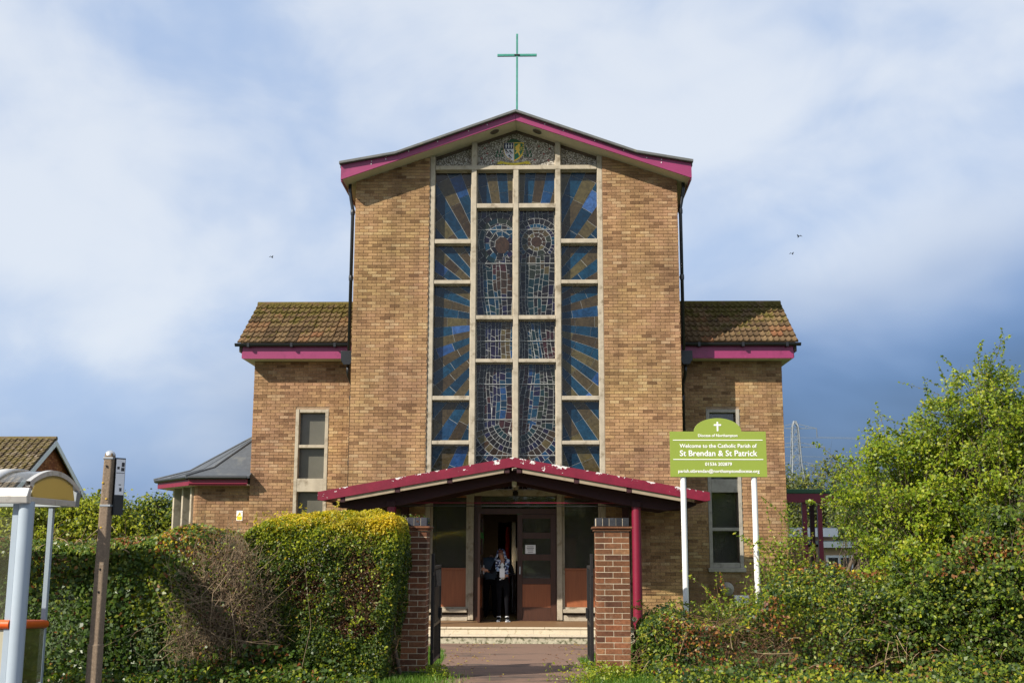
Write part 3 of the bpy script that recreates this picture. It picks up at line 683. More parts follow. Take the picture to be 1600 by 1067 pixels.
def figures():
    rg = random.Random(11); g = .0062
    boxes = [(x0, x1, z0, z1) for (z1, z0) in ((10.13, 7.458), (7.36, 6.40), (6.315, 3.30)) for x0, x1 in ((-.963, -.062), (.062, .963))]
    OPENS.extend(boxes)
    def col(x, z):
        k = rg.random()
        if z > 7.36:
            if x < 0:
                if (x+.32)**2+((z-8.30)*.8)**2 < .05: return 'glass_brown'
                if (x+.42)**2+(z-8.62)**2 < .025: return 'glass_maroon'
                if -.78 < x < -.38 and z < 8.85: return 'glass_teal' if k < .55 else 'glass_blue'
                if x > -.2: return 'glass_olive' if z < 8 and k < .5 else 'glass_dark'
                return 'glass_purple' if k < .5 else 'glass_dark'
            if 8.5 < z < 8.95 and .15 < x < .75: return 'glass_green' if k < .7 else 'glass_olive'
            if .25 < x < .75 and z < 8.5: return 'glass_teal' if k < .5 else 'glass_dark'
            return 'glass_maroon' if k < .06 else ('glass_dark' if k < .7 else 'glass_purple')
        if z > 6.3:
            if x < 0: return 'glass_olive' if abs(x+.27) < .1 else ('glass_blue' if x > -.17 else ('glass_purple' if -.72 < x < -.35 and k < .8 else ('glass_maroon' if k < .2 else 'glass_dark')))
            return 'glass_maroon' if x > .68 and k < .6 else ('glass_teal' if .3 < x < .55 and k < .6 else ('glass_blue' if .3 < x < .6 else 'glass_dark'))
        if x < 0:
            ln = -.14-.20*(6.3-z)
            if abs(x-ln) < .09 and z > 4.95: return 'glass_blue'
            if x > ln: return 'glass_maroon' if k < .75 else 'glass_dark'
            if abs(x-ln+.2) < .12: return 'glass_purple'
            return 'glass_dark' if k < .85 else 'glass_maroon'
        if x < .30: return 'glass_maroon' if k < .85 else 'glass_dark'
        if x < .52: return 'glass_purple' if k < .5 else 'glass_blue'
        return 'glass_teal' if k < .08 else ('glass_green' if k < .45 else 'glass_dark')
    # robes and ground: bundles of near-vertical curved leads cut by short cross leads
    for half in (-1, 1):
        ks = [-.05]
        while ks[-1] < 1.12: ks.append(ks[-1]+rg.choice((.065, .08, .10, .13)))
        ph = [rg.uniform(0, 6.28) for _ in ks]
        def X(i, z):
            u = ks[i]
            w = .045*math.sin(z*2.1+u*3)+.055*math.sin(z*1.05+1.3*half+u)+.012*math.sin(z*6+ph[i])
            flare = (u-.45)*.10*math.sin((z-8.0)*1.3)
            return half*(u+w+flare)+(-.10*(6.4-z) if half < 0 and 4.6 < z < 6.4 and u < .6 else 0)
        for i in range(len(ks)-1):
            z = 3.2+rg.uniform(0, .15); pa = pb = 0
            while z < 10.2:
                dz = rg.uniform(.08, .24) if z < 8.9 else rg.uniform(.10, .20); ta, tb = rg.uniform(-.03, .03), rg.uniform(-.03, .03)
                z2 = z+dz
                P = [(X(i, z), z+pa), (X(i+1, z), z+pb), (X(i+1, z2), z2+tb), (X(i, z2), z2+ta)]; pa, pb = ta, tb
                cx, cz = sum(p[0] for p in P)/4, sum(p[1] for p in P)/4
                for b in boxes:
                    if b[0]-.2 < cx < b[1]+.2 and b[2]-.3 < cz < b[3]+.3:
                        Q = inset(P, b, g)
                        if Q and area(Q) > .0005: PIECES.append((Q, col(cx, cz)))
                z = z2
    def over(P, ma, layer, bset):
        for b in bset:
            B = inset(P, (b[0]+.0, b[1]-.0, b[2], b[3]), -.001); Q = inset(P, b, g)
            if B and Q and area(Q) > .0004: OVER.append((B, Q, ma, layer))
    def ring(c, r0, r1, n, ma, layer, bset, a0=0, a1=360, sq=1.0):
        av = [a0+(a1-a0)*k/n+(rg.uniform(-.18, .18)*(a1-a0)/n if 0 < k < n else 0) for k in range(n+1)]
        for k in range(n):
            p = lambda r, a: (c[0]+r*math.cos(R(a)), c[1]+r*sq*math.sin(R(a)))
            over([p(r0, av[k]), p(r1, av[k]), p(r1, av[k+1]), p(r0, av[k+1])] if r0 > 0 else [p(r1, av[k]), p(r1, av[k+1]), c], ma if isinstance(ma, str) else rg.choice(ma), layer, bset)
    def disc(c, r, ma, layer, bset, sq=1.0, n=9):
        over([(c[0]+r*math.cos(6.283*k/n+.3), c[1]+r*sq*math.sin(6.283*k/n+.3)) for k in range(n)], ma, layer, bset)
    Lb, Rb = [boxes[0]], [boxes[1]]
    H = (.50, 9.32)
    ring(H, .46, .60, 15, 'glass_dark', 1, Rb, -15, 195); ring(H, .37, .46, 22, ('glass_purple', 'glass_purple', 'glass_blue'), 1, Rb, -45, 225)
    ring(H, .24, .37, 13, ('glass_green', 'glass_olive', 'glass_dark'), 1, Rb); ring(H, .145, .24, 10, ('glass_olive', 'glass_brown'), 1, Rb); disc(H, .145, 'glass_brown', 1, Rb)
    H = (-.40, 9.34)
    ring(H, .52, .66, 17, 'glass_dark', 1, Lb, -10, 250, 1.1); ring(H, .40, .52, 9, ('glass_green', 'glass_teal'), 1, Lb, 15, 255, 1.15); ring((-.38, 9.30), .28, .41, 14, ('glass_purple', 'glass_dark', 'glass_blue'), 1, Lb, -60, 280, 1.1)
    ring((-.36, 9.27), .18, .29, 9, ('glass_blue', 'glass_dark', 'glass_purple'), 1, Lb, 0, 360, 1.15); disc((-.34, 9.24), .19, 'glass_brown', 1, Lb, 1.2, 8)
    for r0, r1, n, ma in ((.42, .56, 13, ('glass_dark', 'glass_teal')), (.56, .70, 17, 'glass_dark'), (.70, .84, 18, ('glass_dark', 'glass_purple')), (.84, 1.03, 17, ('glass_olive', 'glass_brown')), (1.03, 1.20, 24, ('glass_blue', 'glass_purple')), (1.20, 1.36, 22, ('glass_dark', 'glass_blue'))):
        ring((0, 4.98), r0, r1, n, ma, 1, boxes[4:], 198, 342)
figures()
def glaze():
    rg = random.Random(5)
    for (x0, x1, z0, z1) in OPENS:
        m = MB(); m.box((x0-.03, GY+.012, z0-.03), (x1+.03, GY+.02, z1+.03)); bk = m.build('leading', 'lead_came', win)
        if abs(x0) < 1 and z1 < 10.2:
            zz = z1-.5
            while zz > z0+.2:
                MB().box((x0, GY-.012, zz-.007), (x1, GY-.002, zz+.007)).build('saddle_bar', 'lead_came', win)
                zz -= .85
    ov = MB()
    for B, Q, ma, ly in OVER: ov.prism([Vector((p[0], GY-.0005, p[1])) for p in B], (0, .006, 0))
    ov.build('leading', 'lead_came', win)['kind'] = 'stuff'
    for B, Q, ma, ly in OVER: PIECES.append((Q, ma))
    n0 = len(PIECES)-len(OVER)
    order = sorted(range(len(PIECES)), key=lambda i: -area(PIECES[i][0]))
    keep = set(order[:300]); rest = MB(); names = sorted(set(p[1] for p in PIECES))
    for i, (P, ma) in enumerate(PIECES):
        if sum(P[k][0]*P[(k+1) % len(P)][1]-P[(k+1) % len(P)][0]*P[k][1] for k in range(len(P))) < 0: P = P[::-1]
        tx, tz = rg.uniform(-.008, .008), rg.uniform(-.008, .008); cx = sum(p[0] for p in P)/len(P); cz = sum(p[1] for p in P)/len(P)
        a = [Vector((p[0], (GY-.0045 if i >= n0 else GY+.006)+(p[0]-cx)*tx+(p[1]-cz)*tz, p[1])) for p in P]
        if i in keep:
            m = MB((cx, GY, cz)); m.prism(a, (0, .012, 0)); m.build('glass_piece', ma, win)
        else: rest.cur = names.index(ma); rest.prism(a, (0, .012, 0))
    o = rest.build('glass_mosaic', names, win); tag(o, 'small leaded pieces forming two robed figures', kind='stuff')
glaze()
# ------------------------------------------------------------------ wing roofs
def wing_roofs():
    # double roman tile: two rolls, 0.30 wide, 0.36 long, x across, y up the slope
    prof = []
    for k in range(13):
        t = k/12; x = -.15+.30*t; ph = (t*2) % 1
        h = .046*math.exp(-((ph-.80)/.15)**2)+.004*math.cos(ph*6.28)
        prof.append((x, h))
    V = []; F = []
    for yy, dz in ((0, 0), (.36, -.030)):
        for x, h in prof: V.append((x, yy, h+dz+.034))
    for x, h in prof: V.append((x, 0.004, -.004))
    n = len(prof)
    for k in range(n-1): F += [(k, k+1, n+k+1, n+k), (2*n+k, 2*n+k+1, k+1, k)]
    tm = bpy.data.meshes.new('roof_tile'); tm.from_pydata(V, [], F); tm.materials.append(MATS['roof_tile'])
    tm.polygons.foreach_set('use_smooth', [i % 2 == 0 for i in range(len(F))])
    E0 = Vector((0, .72, 6.90)); RG = Vector((0, 2.65, 8.27)); sl = RG-E0; L = sl.length; sv = sl/L; nv = Vector((0, -sv.z, sv.y))
    ang = math.atan2(sl.z, sl.y); rows = 8; ga = L/rows; rg = random.Random(4)
    for sg in (-1, 1):
        x0, x1 = (-6.87, -3.95) if sg < 0 else (3.95, 6.87)
        m = MB(); m.prism([(x0+.02, .80, 6.86), (x0+.02, 2.65, 8.22), (x0+.02, 4.6, 6.80), (x0+.02, 4.6, 6.70), (x0+.02, .80, 6.70)], (x1-x0-.04, 0, 0)); rf = m.build('roof', 'dark_timber', church)
        tag(rf, 'mossy brown double roman tiled roof of the '+('left' if sg < 0 else 'right')+' wing')
        m = MB(); m.add([(x0, 2.66, 8.26), (x1, 2.66, 8.26), (x1, 4.75, 6.86), (x0, 4.75, 6.86)], [(0, 1, 2, 3)]); m.build('rear_slope', 'roof_tile', rf)
        nc = int(round((x1-x0)/.2925)); w = (x1-x0)/nc
        for r_ in range(rows):
            for k in range(nc):
                o = bpy.data.objects.new('tile', tm); COL.objects.link(o); o.parent = rf
                p = E0+sv*(ga*r_-.03)+nv*(.03+rg.uniform(-.004, .006)); o.location = Vector((x0+w*(k+.5), p.y, p.z))-pworld(rf)
                o.rotation_euler = (ang-.045+rg.uniform(-.012, .012), rg.uniform(-.01, .01), rg.uniform(-.012, .012)); o.scale = (w/.30, 1, 1)
        x = x0-.01
        while x < x1-.1:
            e = min(x+.45, x1+.01); k = MB((x, 2.65, 8.25))
            pts = [(x+.003, 2.65+.13*math.cos(t), 8.25+.10*math.sin(t)) for t in np.linspace(-.25, math.pi+.25, 9)]
            n_ = len(pts); k.add(pts+[(e-.003, q[1], q[2]) for q in pts], [(i, i+1, i+1+n_, i+n_) for i in range(n_-1)]+[tuple(range(n_)), tuple(range(2*n_-1, n_-1, -1))])
            k.build('ridge_tile', 'roof_tile', rf, smooth=False); x = e
        # eaves: gutter, fascia, soffit
        k = MB(); gx0, gx1 = (x0-.06, -4.12) if sg < 0 else (4.12, x1+.06)
        V = []; nseg = 9
        for xx in (gx0, gx1):
            for t in np.linspace(math.pi, 2*math.pi, nseg): V.append((xx, .70+.065*math.cos(t), 6.89+.075*math.sin(t)))
        k.add(V, [(i, i+1, i+1+nseg, i+nseg) for i in range(nseg-1)]+[tuple(range(nseg)), tuple(range(2*nseg-1, nseg-1, -1))])
        gt = k.build('gutter', 'black_plastic', church); gt.modifiers.new('s', 'SOLIDIFY').thickness = .006
        for t in (.12, .5, .88):
            xx = gx0+(gx1-gx0)*t; MB().box((xx-.03, .628, 6.80), (xx+.03, .772, 6.90)).build('gutter_joint', 'black_plastic', gt)
        fx = sg*6.76
        a, b = sorted((fx, sg*3.98))
        f = MB(); f.box((a, .775, 6.545), (b, .80, 6.86)); f = f.build('fascia', 'magenta_paint', church)
        MB().box((fx-sg*.0, .80, 6.545), (fx+sg*.022, 4.7, 6.80)).build('verge_board', 'magenta_paint', church)
        MB().box((a, .80, 6.53), (b, WY-.003, 6.56)).build('soffit', 'cream_soffit', church)
        e0, e1 = sorted((sg*6.56, fx)); MB().box((e0, WY-.002, 6.531), (e1, 4.7, 6.559)).build('soffit', 'cream_soffit', church)
        MB().box((a, .765, 6.525), (b, .798, 6.544)).build('drip_bead', 'magenta_paint', f)
        # rainwater pipe down the side of the tower
        px = sg*4.012
        k = MB(); k.tube([(sg*4.085, .06, 10.78), (sg*4.085, .06, 10.60), (sg*4.06, .09, 10.40), (px, .12, 10.12), (px, .12, 6.62)], .042, 10); pp = k.build('downpipe', 'black_plastic', church, smooth=True)
        k = MB(); k.tube([(sg*4.10, .55, 6.30), (sg*4.10, .62, 6.1), (sg*4.10, 1.19, 5.92), (sg*4.10, 1.19, .35)], .042, 10); pq = k.build('downpipe', 'black_plastic', church, smooth=True)
        for z in (10.05, 8.4): k = MB(); k.lathe((px, .12, z), [(.052, -.06), (.056, 0), (.052, .06)], 12); k.box((px, .10, z-.01), (sg*3.93, .14, z+.01)); k.build('pipe_collar', 'black_plastic', pp)
        for z in (5.6, 4.0): k = MB(); k.lathe((sg*4.10, 1.19, z), [(.052, -.06), (.056, 0), (.052, .06)], 12); k.build('pipe_collar', 'black_plastic', pq)
        h = MB(); h.prism([(sg*4.11-.15, 6.66), (sg*4.11-.15, 6.44), (sg*4.11-.08, 6.32), (sg*4.11+.08, 6.32), (sg*4.11+.15, 6.44), (sg*4.11+.15, 6.66)], .24, .42); h.build('hopper', 'black_plastic', church, .01)
wing_roofs()
def wing_windows():
    for sg in (-1, 1):
        f = MB(); xa, xb = sorted((sg*WIN[0], sg*WIN[1])); y0, y1 = WY-.012, WY+.30
        ma = 'concrete' if sg < 0 else 'grey_concrete'
        f.box((xa, y0, WIN[2]), (xa+.085, y1, WIN[3])); f.box((xb-.085, y0, WIN[2]), (xb, y1, WIN[3]))
        f = f.build('wing_window', ma, church, .008); tag(f, 'tall narrow concrete framed window of the '+('left' if sg < 0 else 'right')+' wing')
        for a, b in ((5.25, 5.328), (4.375, 4.45), (2.375, 2.455), (1.50, 1.62)): MB().box((xa+.087, y0+.015, a), (xb-.087, y1, b)).build('transom', ma, f, .006)
        MB().box((xa+.087, y0+.006, 3.30), (xb-.087, y1, 3.62)).build('spandrel', ma, f, .006)
        MB().box((xa-.04, y0-.05, 1.40), (xb+.04, y1, 1.498)).build('sill', ma, f, .01)
        for a, b in ((4.45, 5.25), (3.62, 4.375), (2.455, 3.30), (1.62, 2.375)):
            MB().box((xa+.088, WY+.19, a+.002), (xb-.088, WY+.196, b-.002)).build('pane', 'frosted_glass' if sg < 0 else 'window_glass', f)
            g = MB()
            for (p, q, r_, s_) in ((xa+.088, xa+.115, a, b), (xb-.115, xb-.088, a, b)): g.box((p, WY+.18, r_+.002), (q, WY+.188, s_-.002))
            g.build('casement', 'dark_timber' if sg > 0 else 'lead_edge', f)
        MB().box((xa-.02, WY+1.3, 1.3), (xb+.02, WY+1.32, 5.4)).build('inner_wall', 'interior_wall' if sg < 0 else 'dark_timber', church)
wing_windows()
# ------------------------------------------------------------------ porch canopy
CF = -2.30; CB = -.02
def zc(x): return 3.87-.177*abs(x)
def canopy():
    root = MB()
    for sg in (-1, 1):
        P = [(0, zc(0)-.01), (sg*4.15, zc(4.15)-.01), (sg*4.15, zc(4.15)-.06), (0, zc(0)-.06)]
        root.prism(P, CB-CF-.03, CF+.03)
    can = root.build('porch_canopy', 'felt', church); tag(can, 'low crimson porch canopy with flaking paint over the doors')
    for sg in (-1, 1):
        # front fascia as a fine grid so that the flaking can follow its top edge
        n = 40; V = []; ed = []
        for i in range(n+1):
            x = sg*4.19*i/n
            zt = zc(x)+.012; zb = zt-(.205 if i < n else .17)
            for (dy, zz, e) in ((0, zb, 0), (0, zb*.5+zt*.5, .35), (0, zt, 1), (.09, zt+.004, 1)): V.append((x, CF-.012+dy, zz)); ed.append(e)
        F = [(4*i+j, 4*i+4+j, 4*i+5+j, 4*i+1+j) for i in range(n) for j in range(3)]
        me = bpy.data.meshes.new('fascia'); me.from_pydata(V, [], F); at = me.attributes.new('edge', 'FLOAT', 'POINT'); at.data.foreach_set('value', ed)
        o = link('fascia', me, can, ('peeling_crimson',)); s = o.modifiers.new('s', 'SOLIDIFY'); s.thickness = .03; s.offset = -sg
        MB().prism([(sg*4.16, CF+.02, zc(4.16)-.17), (sg*4.16, CB, zc(4.16)-.17), (sg*4.16, CB, zc(4.16)+.01), (sg*4.16, CF+.02, zc(4.16)+.01)], (sg*.03, 0, 0)).build('end_fascia', 'crimson', can)
        # cream boards between dark rafters; front strip has shade in its colour
        xs = [.25, 1.27, 1.42, 2.45, 2.60, 3.55]
        seg = [(.20, 1.30), (1.42, 2.42), (2.54, 3.60)]
        for a, b in seg:
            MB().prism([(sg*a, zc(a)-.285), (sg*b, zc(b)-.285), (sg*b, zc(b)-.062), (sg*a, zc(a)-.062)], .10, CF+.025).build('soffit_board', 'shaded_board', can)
            MB().prism([(sg*a, zc(a)-.085), (sg*b, zc(b)-.085), (sg*b, zc(b)-.062), (sg*a, zc(a)-.062)], CB-CF-.13, CF+.127).build('ceiling_board', 'cream_soffit', can)
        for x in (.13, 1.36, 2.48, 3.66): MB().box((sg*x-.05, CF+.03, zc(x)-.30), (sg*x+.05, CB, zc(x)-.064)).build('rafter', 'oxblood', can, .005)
        # deep raking beams with curved tails, front and back
        for yb in (-1.88, -.22):
            P = [(0, zc(0)-.24), (sg*3.95, zc(3.95)-.238), (sg*3.95, zc(3.95)-.29), (sg*3.75, zc(3.75)-.40), (sg*3.55, zc(3.55)-.43), (sg*3.3, zc(3.3)-.52), (sg*2.4, zc(2.4)-.56), (sg*1.1, zc(1.1)-.50), (0, zc(0)-.47)]
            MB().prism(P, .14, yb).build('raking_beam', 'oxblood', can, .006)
        k = MB(); k.lathe((sg*2.66, -1.81, .02), [(.125, 0), (.125, .02), (.10, .03), (.10, 2.82)], 18); cl = k.build('column', 'crimson', can); smooth_by_angle(cl)
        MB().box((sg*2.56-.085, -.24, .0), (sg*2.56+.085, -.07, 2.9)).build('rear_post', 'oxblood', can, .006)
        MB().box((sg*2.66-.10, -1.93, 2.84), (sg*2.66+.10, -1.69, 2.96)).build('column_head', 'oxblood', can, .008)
    for z, ma, y in ((2.93, 'crimson', -1.76), (2.86, 'black_iron', -1.80)):
        k = MB(); k.tube([(-2.6, y, z), (2.6, y, z)], .010, 6); k.build('tie_rod', ma, can)
    k = MB(); k.lathe((0, -1.2, 3.30), [(.012, .40), (.012, .16), (.05, .14), (.055, .10), (.05, .02), (.02, 0)], 14); k.build('lamp', 'white_trim', can)
    k = MB(); k.tube([(sg_, -.6, 2.95) for sg_ in (0,)]+[(0, -.6, 3.5)], .008, 6); k.build('cable', 'black_iron', can)
canopy()
# ------------------------------------------------------------------ entrance
def entrance():
    FZ = .31
    scr = MB().box((-.795, .07, FZ+.002), (.935, .25, FZ+.016)).build('entrance_screen', 'door_wood', church); tag(scr, 'glazed entrance screen around the double doors')
    for sg in (-1, 1):
        MB().box((sg*1.985, .06, FZ), (sg*1.10, .28, .44)).build('plinth', 'concrete', scr, .01)
        MB().box((sg*1.97, -.04, .50), (sg*1.105, .28, .58)).build('ledge', 'concrete', scr, .01)
    for sg in (-1, 1):
        a, b = sorted((sg*1.982, sg*1.095))
        MB().box((a, .14, .44), (b, .20, .50)).build('shadow_gap', 'dark_timber', scr)
        MB().box((a+.05, .12, .62), (b-.05, .16, 1.46)).build('timber_panel', 'panel_wood', scr, .006)
        MB().box((a+.05, .135, 1.50), (b-.05, .142, 3.12)).build('sidelight', 'window_glass', scr)
        for (p, q, r_, s_) in ((a, a+.05, .58, 3.155), (b-.05, b, .58, 3.155)): MB().box((p, .09, r_), (q, .19, s_)).build('stile', 'concrete', scr)
        for r_, s_ in ((.58, .62), (1.46, 1.50), (3.12, 3.155)): MB().box((a+.051, .095, r_), (b-.051, .19, s_)).build('rail', 'panel_wood' if r_ > 1 else 'concrete', scr)
    # door case
    for a, b, c, d in ((-.955, -.80, FZ, 3.155), (.94, .955, FZ, 3.155)): MB().box((a, .08, c), (b, .24, d)).build('door_frame', 'door_wood', scr)
    MB().box((-.80, .08, 2.74), (.94, .24, 2.86)).build('door_head', 'door_wood', scr)
    MB().box((-.80, .15, 2.86), (.94, .156, 3.15)).build('fanlight', 'window_glass', scr)
    def leaf(name):
        # closed leaf: frame, three lights above a panel; local x 0..0.9
        r_ = MB(); W_, H_ = .895, 2.42
        r_.box((0, 0, 0), (.12, .05, H_)); r_.box((W_-.12, 0, 0), (W_, .05, H_))
        z = [0, .30, .80, .98, 1.36, 1.50, 1.88, 2.00, 2.30, H_]
        for a, b in ((0, .30), (.82, .96), (1.36, 1.50), (1.86, 2.00), (2.32, H_)): r_.box((.121, 0, a), (W_-.121, .05, b))
        d = r_.build(name, 'door_wood', scr, .004)
        MB().box((.122, .015, .30), (W_-.122, .035, .82)).build('door_panel', 'panel_wood', scr).name = 'door_panel'
        return d
    d = leaf('door'); tag(d, 'closed dark wooden door leaf with three glass lights')
    pnl = [o for o in scr.children if o.name.startswith('door_panel')][-1]
    d.location = (.045, .12, FZ+.005); d.parent = church; pnl.parent = d; pnl.location = (0, 0, 0)
    for a, b in ((.96, 1.36), (1.50, 1.86), (2.00, 2.32)):
        g = MB().box((.122, .022, a), (.773, .028, b)).build('door_light', 'window_glass', scr); g.parent = d
    h = MB().box((.05, -.03, 1.05), (.075, 0, 1.22)).build('door_handle', 'steel', scr); h.parent = d
    d2 = leaf('door'); tag(d2, 'dark wooden door leaf standing open inwards')
    pnl = [o for o in scr.children if o.name.startswith('door_panel')][-1]; pnl.parent = d2; pnl.location = (0, 0, 0)
    for a, b in ((.96, 1.36), (1.50, 1.86), (2.00, 2.32)):
        g = MB().box((.122, .022, a), (.773, .028, b)).build('door_light', 'window_glass', scr); g.parent = d2
    h = MB().box((.80, -.03, 1.05), (.83, 0, 1.25)).build('door_handle', 'steel', scr); h.parent = d2
    d2.parent = church; d2.location = (-.78, -.62, FZ+.005); d2.rotation_euler = (0, 0, R(88))
    # porch floor and steps, built of separate slabs
    MB().box((-2.5, -1.98, .02), (2.5, .35, FZ-.02)).build('porch_base', 'grey_concrete', church)
    MB().box((-2.5, -1.93, FZ-.018), (2.5, .50, FZ)).build('porch_floor', 'floor_tile', church)
    st = MB().box((-2.55, -2.33, 0), (2.55, -1.985, .135)).build('steps', 'mossy_stone', church)
    rg = random.Random(2)
    for (y0, y1, z0, z1, off) in ((-2.36, -1.99, .137, .170, .0), (-2.02, -1.935, .275, .312, .45)):
        x = -2.55+off*.4
        x0 = -2.56
        while x0 < 2.5:
            x1 = min(x0+rg.uniform(.85, 1.25), 2.56); MB().box((x0+.003, y0, z0), (x1-.003, y1, z1)).build('tread_slab', 'step_stone', st, .008); x0 = x1
    x0 = -2.55
    while x0 < 2.5:
        x1 = min(x0+rg.uniform(.8, 1.3), 2.55); MB().box((x0+.002, -2.0, .171), (x1-.002, -1.985, .274)).build('riser_slab', 'step_stone', st); x0 = x1
entrance()
def interior():
    # the nave behind the doors: shell and the few things seen through the doorway
    m = MB(); m.box((-3.6, .5, .29), (3.6, 13.6, .305)); m.build('nave_floor', 'floor_tile', church)
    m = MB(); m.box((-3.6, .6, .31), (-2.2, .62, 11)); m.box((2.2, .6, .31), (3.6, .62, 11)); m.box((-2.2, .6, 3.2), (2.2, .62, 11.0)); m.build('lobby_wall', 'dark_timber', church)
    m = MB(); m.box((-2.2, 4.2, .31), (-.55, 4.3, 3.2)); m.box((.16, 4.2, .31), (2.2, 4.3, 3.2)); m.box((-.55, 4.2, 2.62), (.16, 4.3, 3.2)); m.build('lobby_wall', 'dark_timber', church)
    m = MB(); m.box((-2.2, .62, 3.18), (2.2, 4.3, 3.22)); m.build('lobby_ceiling', 'interior_wall', church)
    for sg in (-1, 1): MB().box((sg*2.2, .5, .31), (sg*2.24, 4.3, 3.2)).build('lobby_wall', 'dark_timber', church)
    MB().box((-3.6, 13.4, .3), (3.6, 13.5, 11)).build('lobby_wall', 'interior_wall', church)
interior()
def inside_things():
    cu = MB((-.30, 4.05, .31)); n = 30
    V = []
    for k in range(n+1):
        x = -.33+.09*k/n; y = 4.05+.03*math.sin(k*1.3)
        V += [(x, y, .33), (x, y, 2.5)]
    cu.add(V, [(2*k, 2*k+2, 2*k+3, 2*k+1) for k in range(n)]); cu = cu.build('curtain', 'red_cloth'); cu.modifiers.new('s', 'SOLIDIFY').thickness = .01
    tag(cu, 'dark red curtain hanging in the gloom inside the doorway', 'curtain')
    nb = empty('notice_pillar', (-.02, 3.4, .31), 'pale pillar with a board just inside the doorway', 'pillar')
    MB((-.02, 3.4, .31)).box((-.16, 3.38, .31), (-.06, 3.5, 2.62)).build('shaft', 'paper', nb, .006)
    MB((-.02, 3.4, .31)).box((-.058, 3.40, 1.62), (.12, 3.44, 1.95)).build('board', 'paper', nb)
    ex = empty('exit_sign', (.02, 3.3, 2.12), 'small lit green exit sign inside the doorway', 'exit sign')
    MB((.02, 3.3, 2.12)).box((-.02, 3.30, 2.10), (.10, 3.33, 2.36)).build('housing', 'black_plastic', ex); MB((.02, 3.3, 2.12)).box((-.005, 3.29, 2.13), (.04, 3.299, 2.33)).build('lit_face', 'exit_green', ex)
    tb = empty('side_table', (-.45, 3.2, .31), 'small dark table inside the doorway behind the woman', 'table')
    o = (-.45, 3.2, .31)
    MB(o).box((-.85, 3.0, 1.28), (-.05, 3.4, 1.32)).build('table_top', 'white_paint', tb, .005)
    for x in (-.80, -.10):
        for y in (3.05, 3.35): MB(o).box((x-.03, y-.03, .31), (x+.03, y+.03, 1.28)).build('leg', 'dark_timber', tb)
    for i, x in enumerate((-.62, -.47, -.30)):
        c = empty('candle', (x, 3.1, 1.32), ('leftmost', 'middle', 'rightmost')[i]+' of three white candles burning inside the doorway', 'candle', 'candles inside the doorway')
        MB((x, 3.1, 1.32)).lathe((x, 3.1, 1.32), [(.05, 0), (.045, .26), (.03, .27)], 10).build('wax', 'paper', c); MB((x, 3.1, 1.32)).lathe((x, 3.1, 1.60), [(.004, 0), (.016, .03), (.003, .10)], 8).build('flame', 'candle_flame', c)
inside_things()
# ------------------------------------------------------------------ gate piers
def pier(cx, label, mirror):
    cy = -11.38; z0 = gz(-11.6)-.02; p = empty('gate_pier', (cx, cy, z0), label, 'gate pier', 'brick piers of the gateway'); O = (cx, cy, z0)
    hw = .22; n = 24; ch = .075; rg = random.Random(int(cx*100)+9)
    MB(O).box((cx-hw+.0035, cy-hw+.0035, z0), (cx+hw-.0035, cy+hw-.0035, z0+n*ch+.10)).build('mortar_core', 'pier_mortar', p)
    bm_ = MB().box((-.5, -.5, -.5), (.5, .5, .5)).mesh('pier_brick'); bm_.materials.append(MATS['red_brick'])
    bb = MB().box((-.5, -.5, -.5), (.5, .5, .5)).mesh('plinth_brick'); bb.materials.append(MATS['blue_brick'])
    def put(x0, x1, y0, y1, z, h, me=bm_, nm='brick'):
        o = bpy.data.objects.new(nm, me); COL.objects.link(o); o.parent = p
        j = rg.uniform(-.002, .003)
        o.location = ((x0+x1)/2, (y0+y1)/2, z+h/2); o.scale = (x1-x0+j, y1-y0+j, h)
        m = o.modifiers.new('b', 'BEVEL'); m.width = .006; m.segments = 1
    a = .215; g = .010
    for k in range(n):
        z = .10+k*ch; h = .065
        if k % 2 == 0:
            for s in (-1, 1):
                put(-hw, -g/2, *sorted((s*hw, s*(hw-.1025))), z, h); put(g/2, hw, *sorted((s*hw, s*(hw-.1025))), z, h)
                put(*sorted((s*hw, s*(hw-.1025))), -hw+.1125, hw-.1125, z, h)
        else:
            for s in (-1, 1):
                put(*sorted((s*hw, s*(hw-.1025))), -hw, -g/2, z, h); put(*sorted((s*hw, s*(hw-.1025))), g/2, hw, z, h)
                put(-hw+.1125, hw-.1125, *sorted((s*hw, s*(hw-.1025))), z, h)
    for x0, x1 in ((-.225, -.005), (.005, .225)): put(x0, x1, -.225, .225, .01, .085, bb, 'plinth_brick')
    zt = .10+n*ch
    MB(O).box((cx-.245, cy-.245, z0+zt), (cx+.245, cy+.245, z0+zt+.028)).build('tile_creasing', 'red_brick', p, .012)
    MB(O).box((cx-.265, cy-.265, z0+zt+.03), (cx+.265, cy+.265, z0+zt+.062)).build('tile_creasing', 'red_brick', p, .014)
    zt += .068; w = .44/5
    MB(O).box((cx-.216, cy-.216, z0+zt), (cx+.212, cy+.212, z0+zt+.10)).build('mortar_core', 'pier_mortar', p)
    for k in range(5):
        for s in (-1, 1): put(-hw+k*w+.004, -hw+(k+1)*w-.004, *sorted((s*hw, s*.01)), zt, .108, bb, 'coping_brick')
    return z0+zt+.108
zt = pier(1.535, 'sunlit red brick gate pier right of the path', 1)
pier(-1.150, 'shaded red brick gate pier with weeds on top, beside the privet hedge', -1)
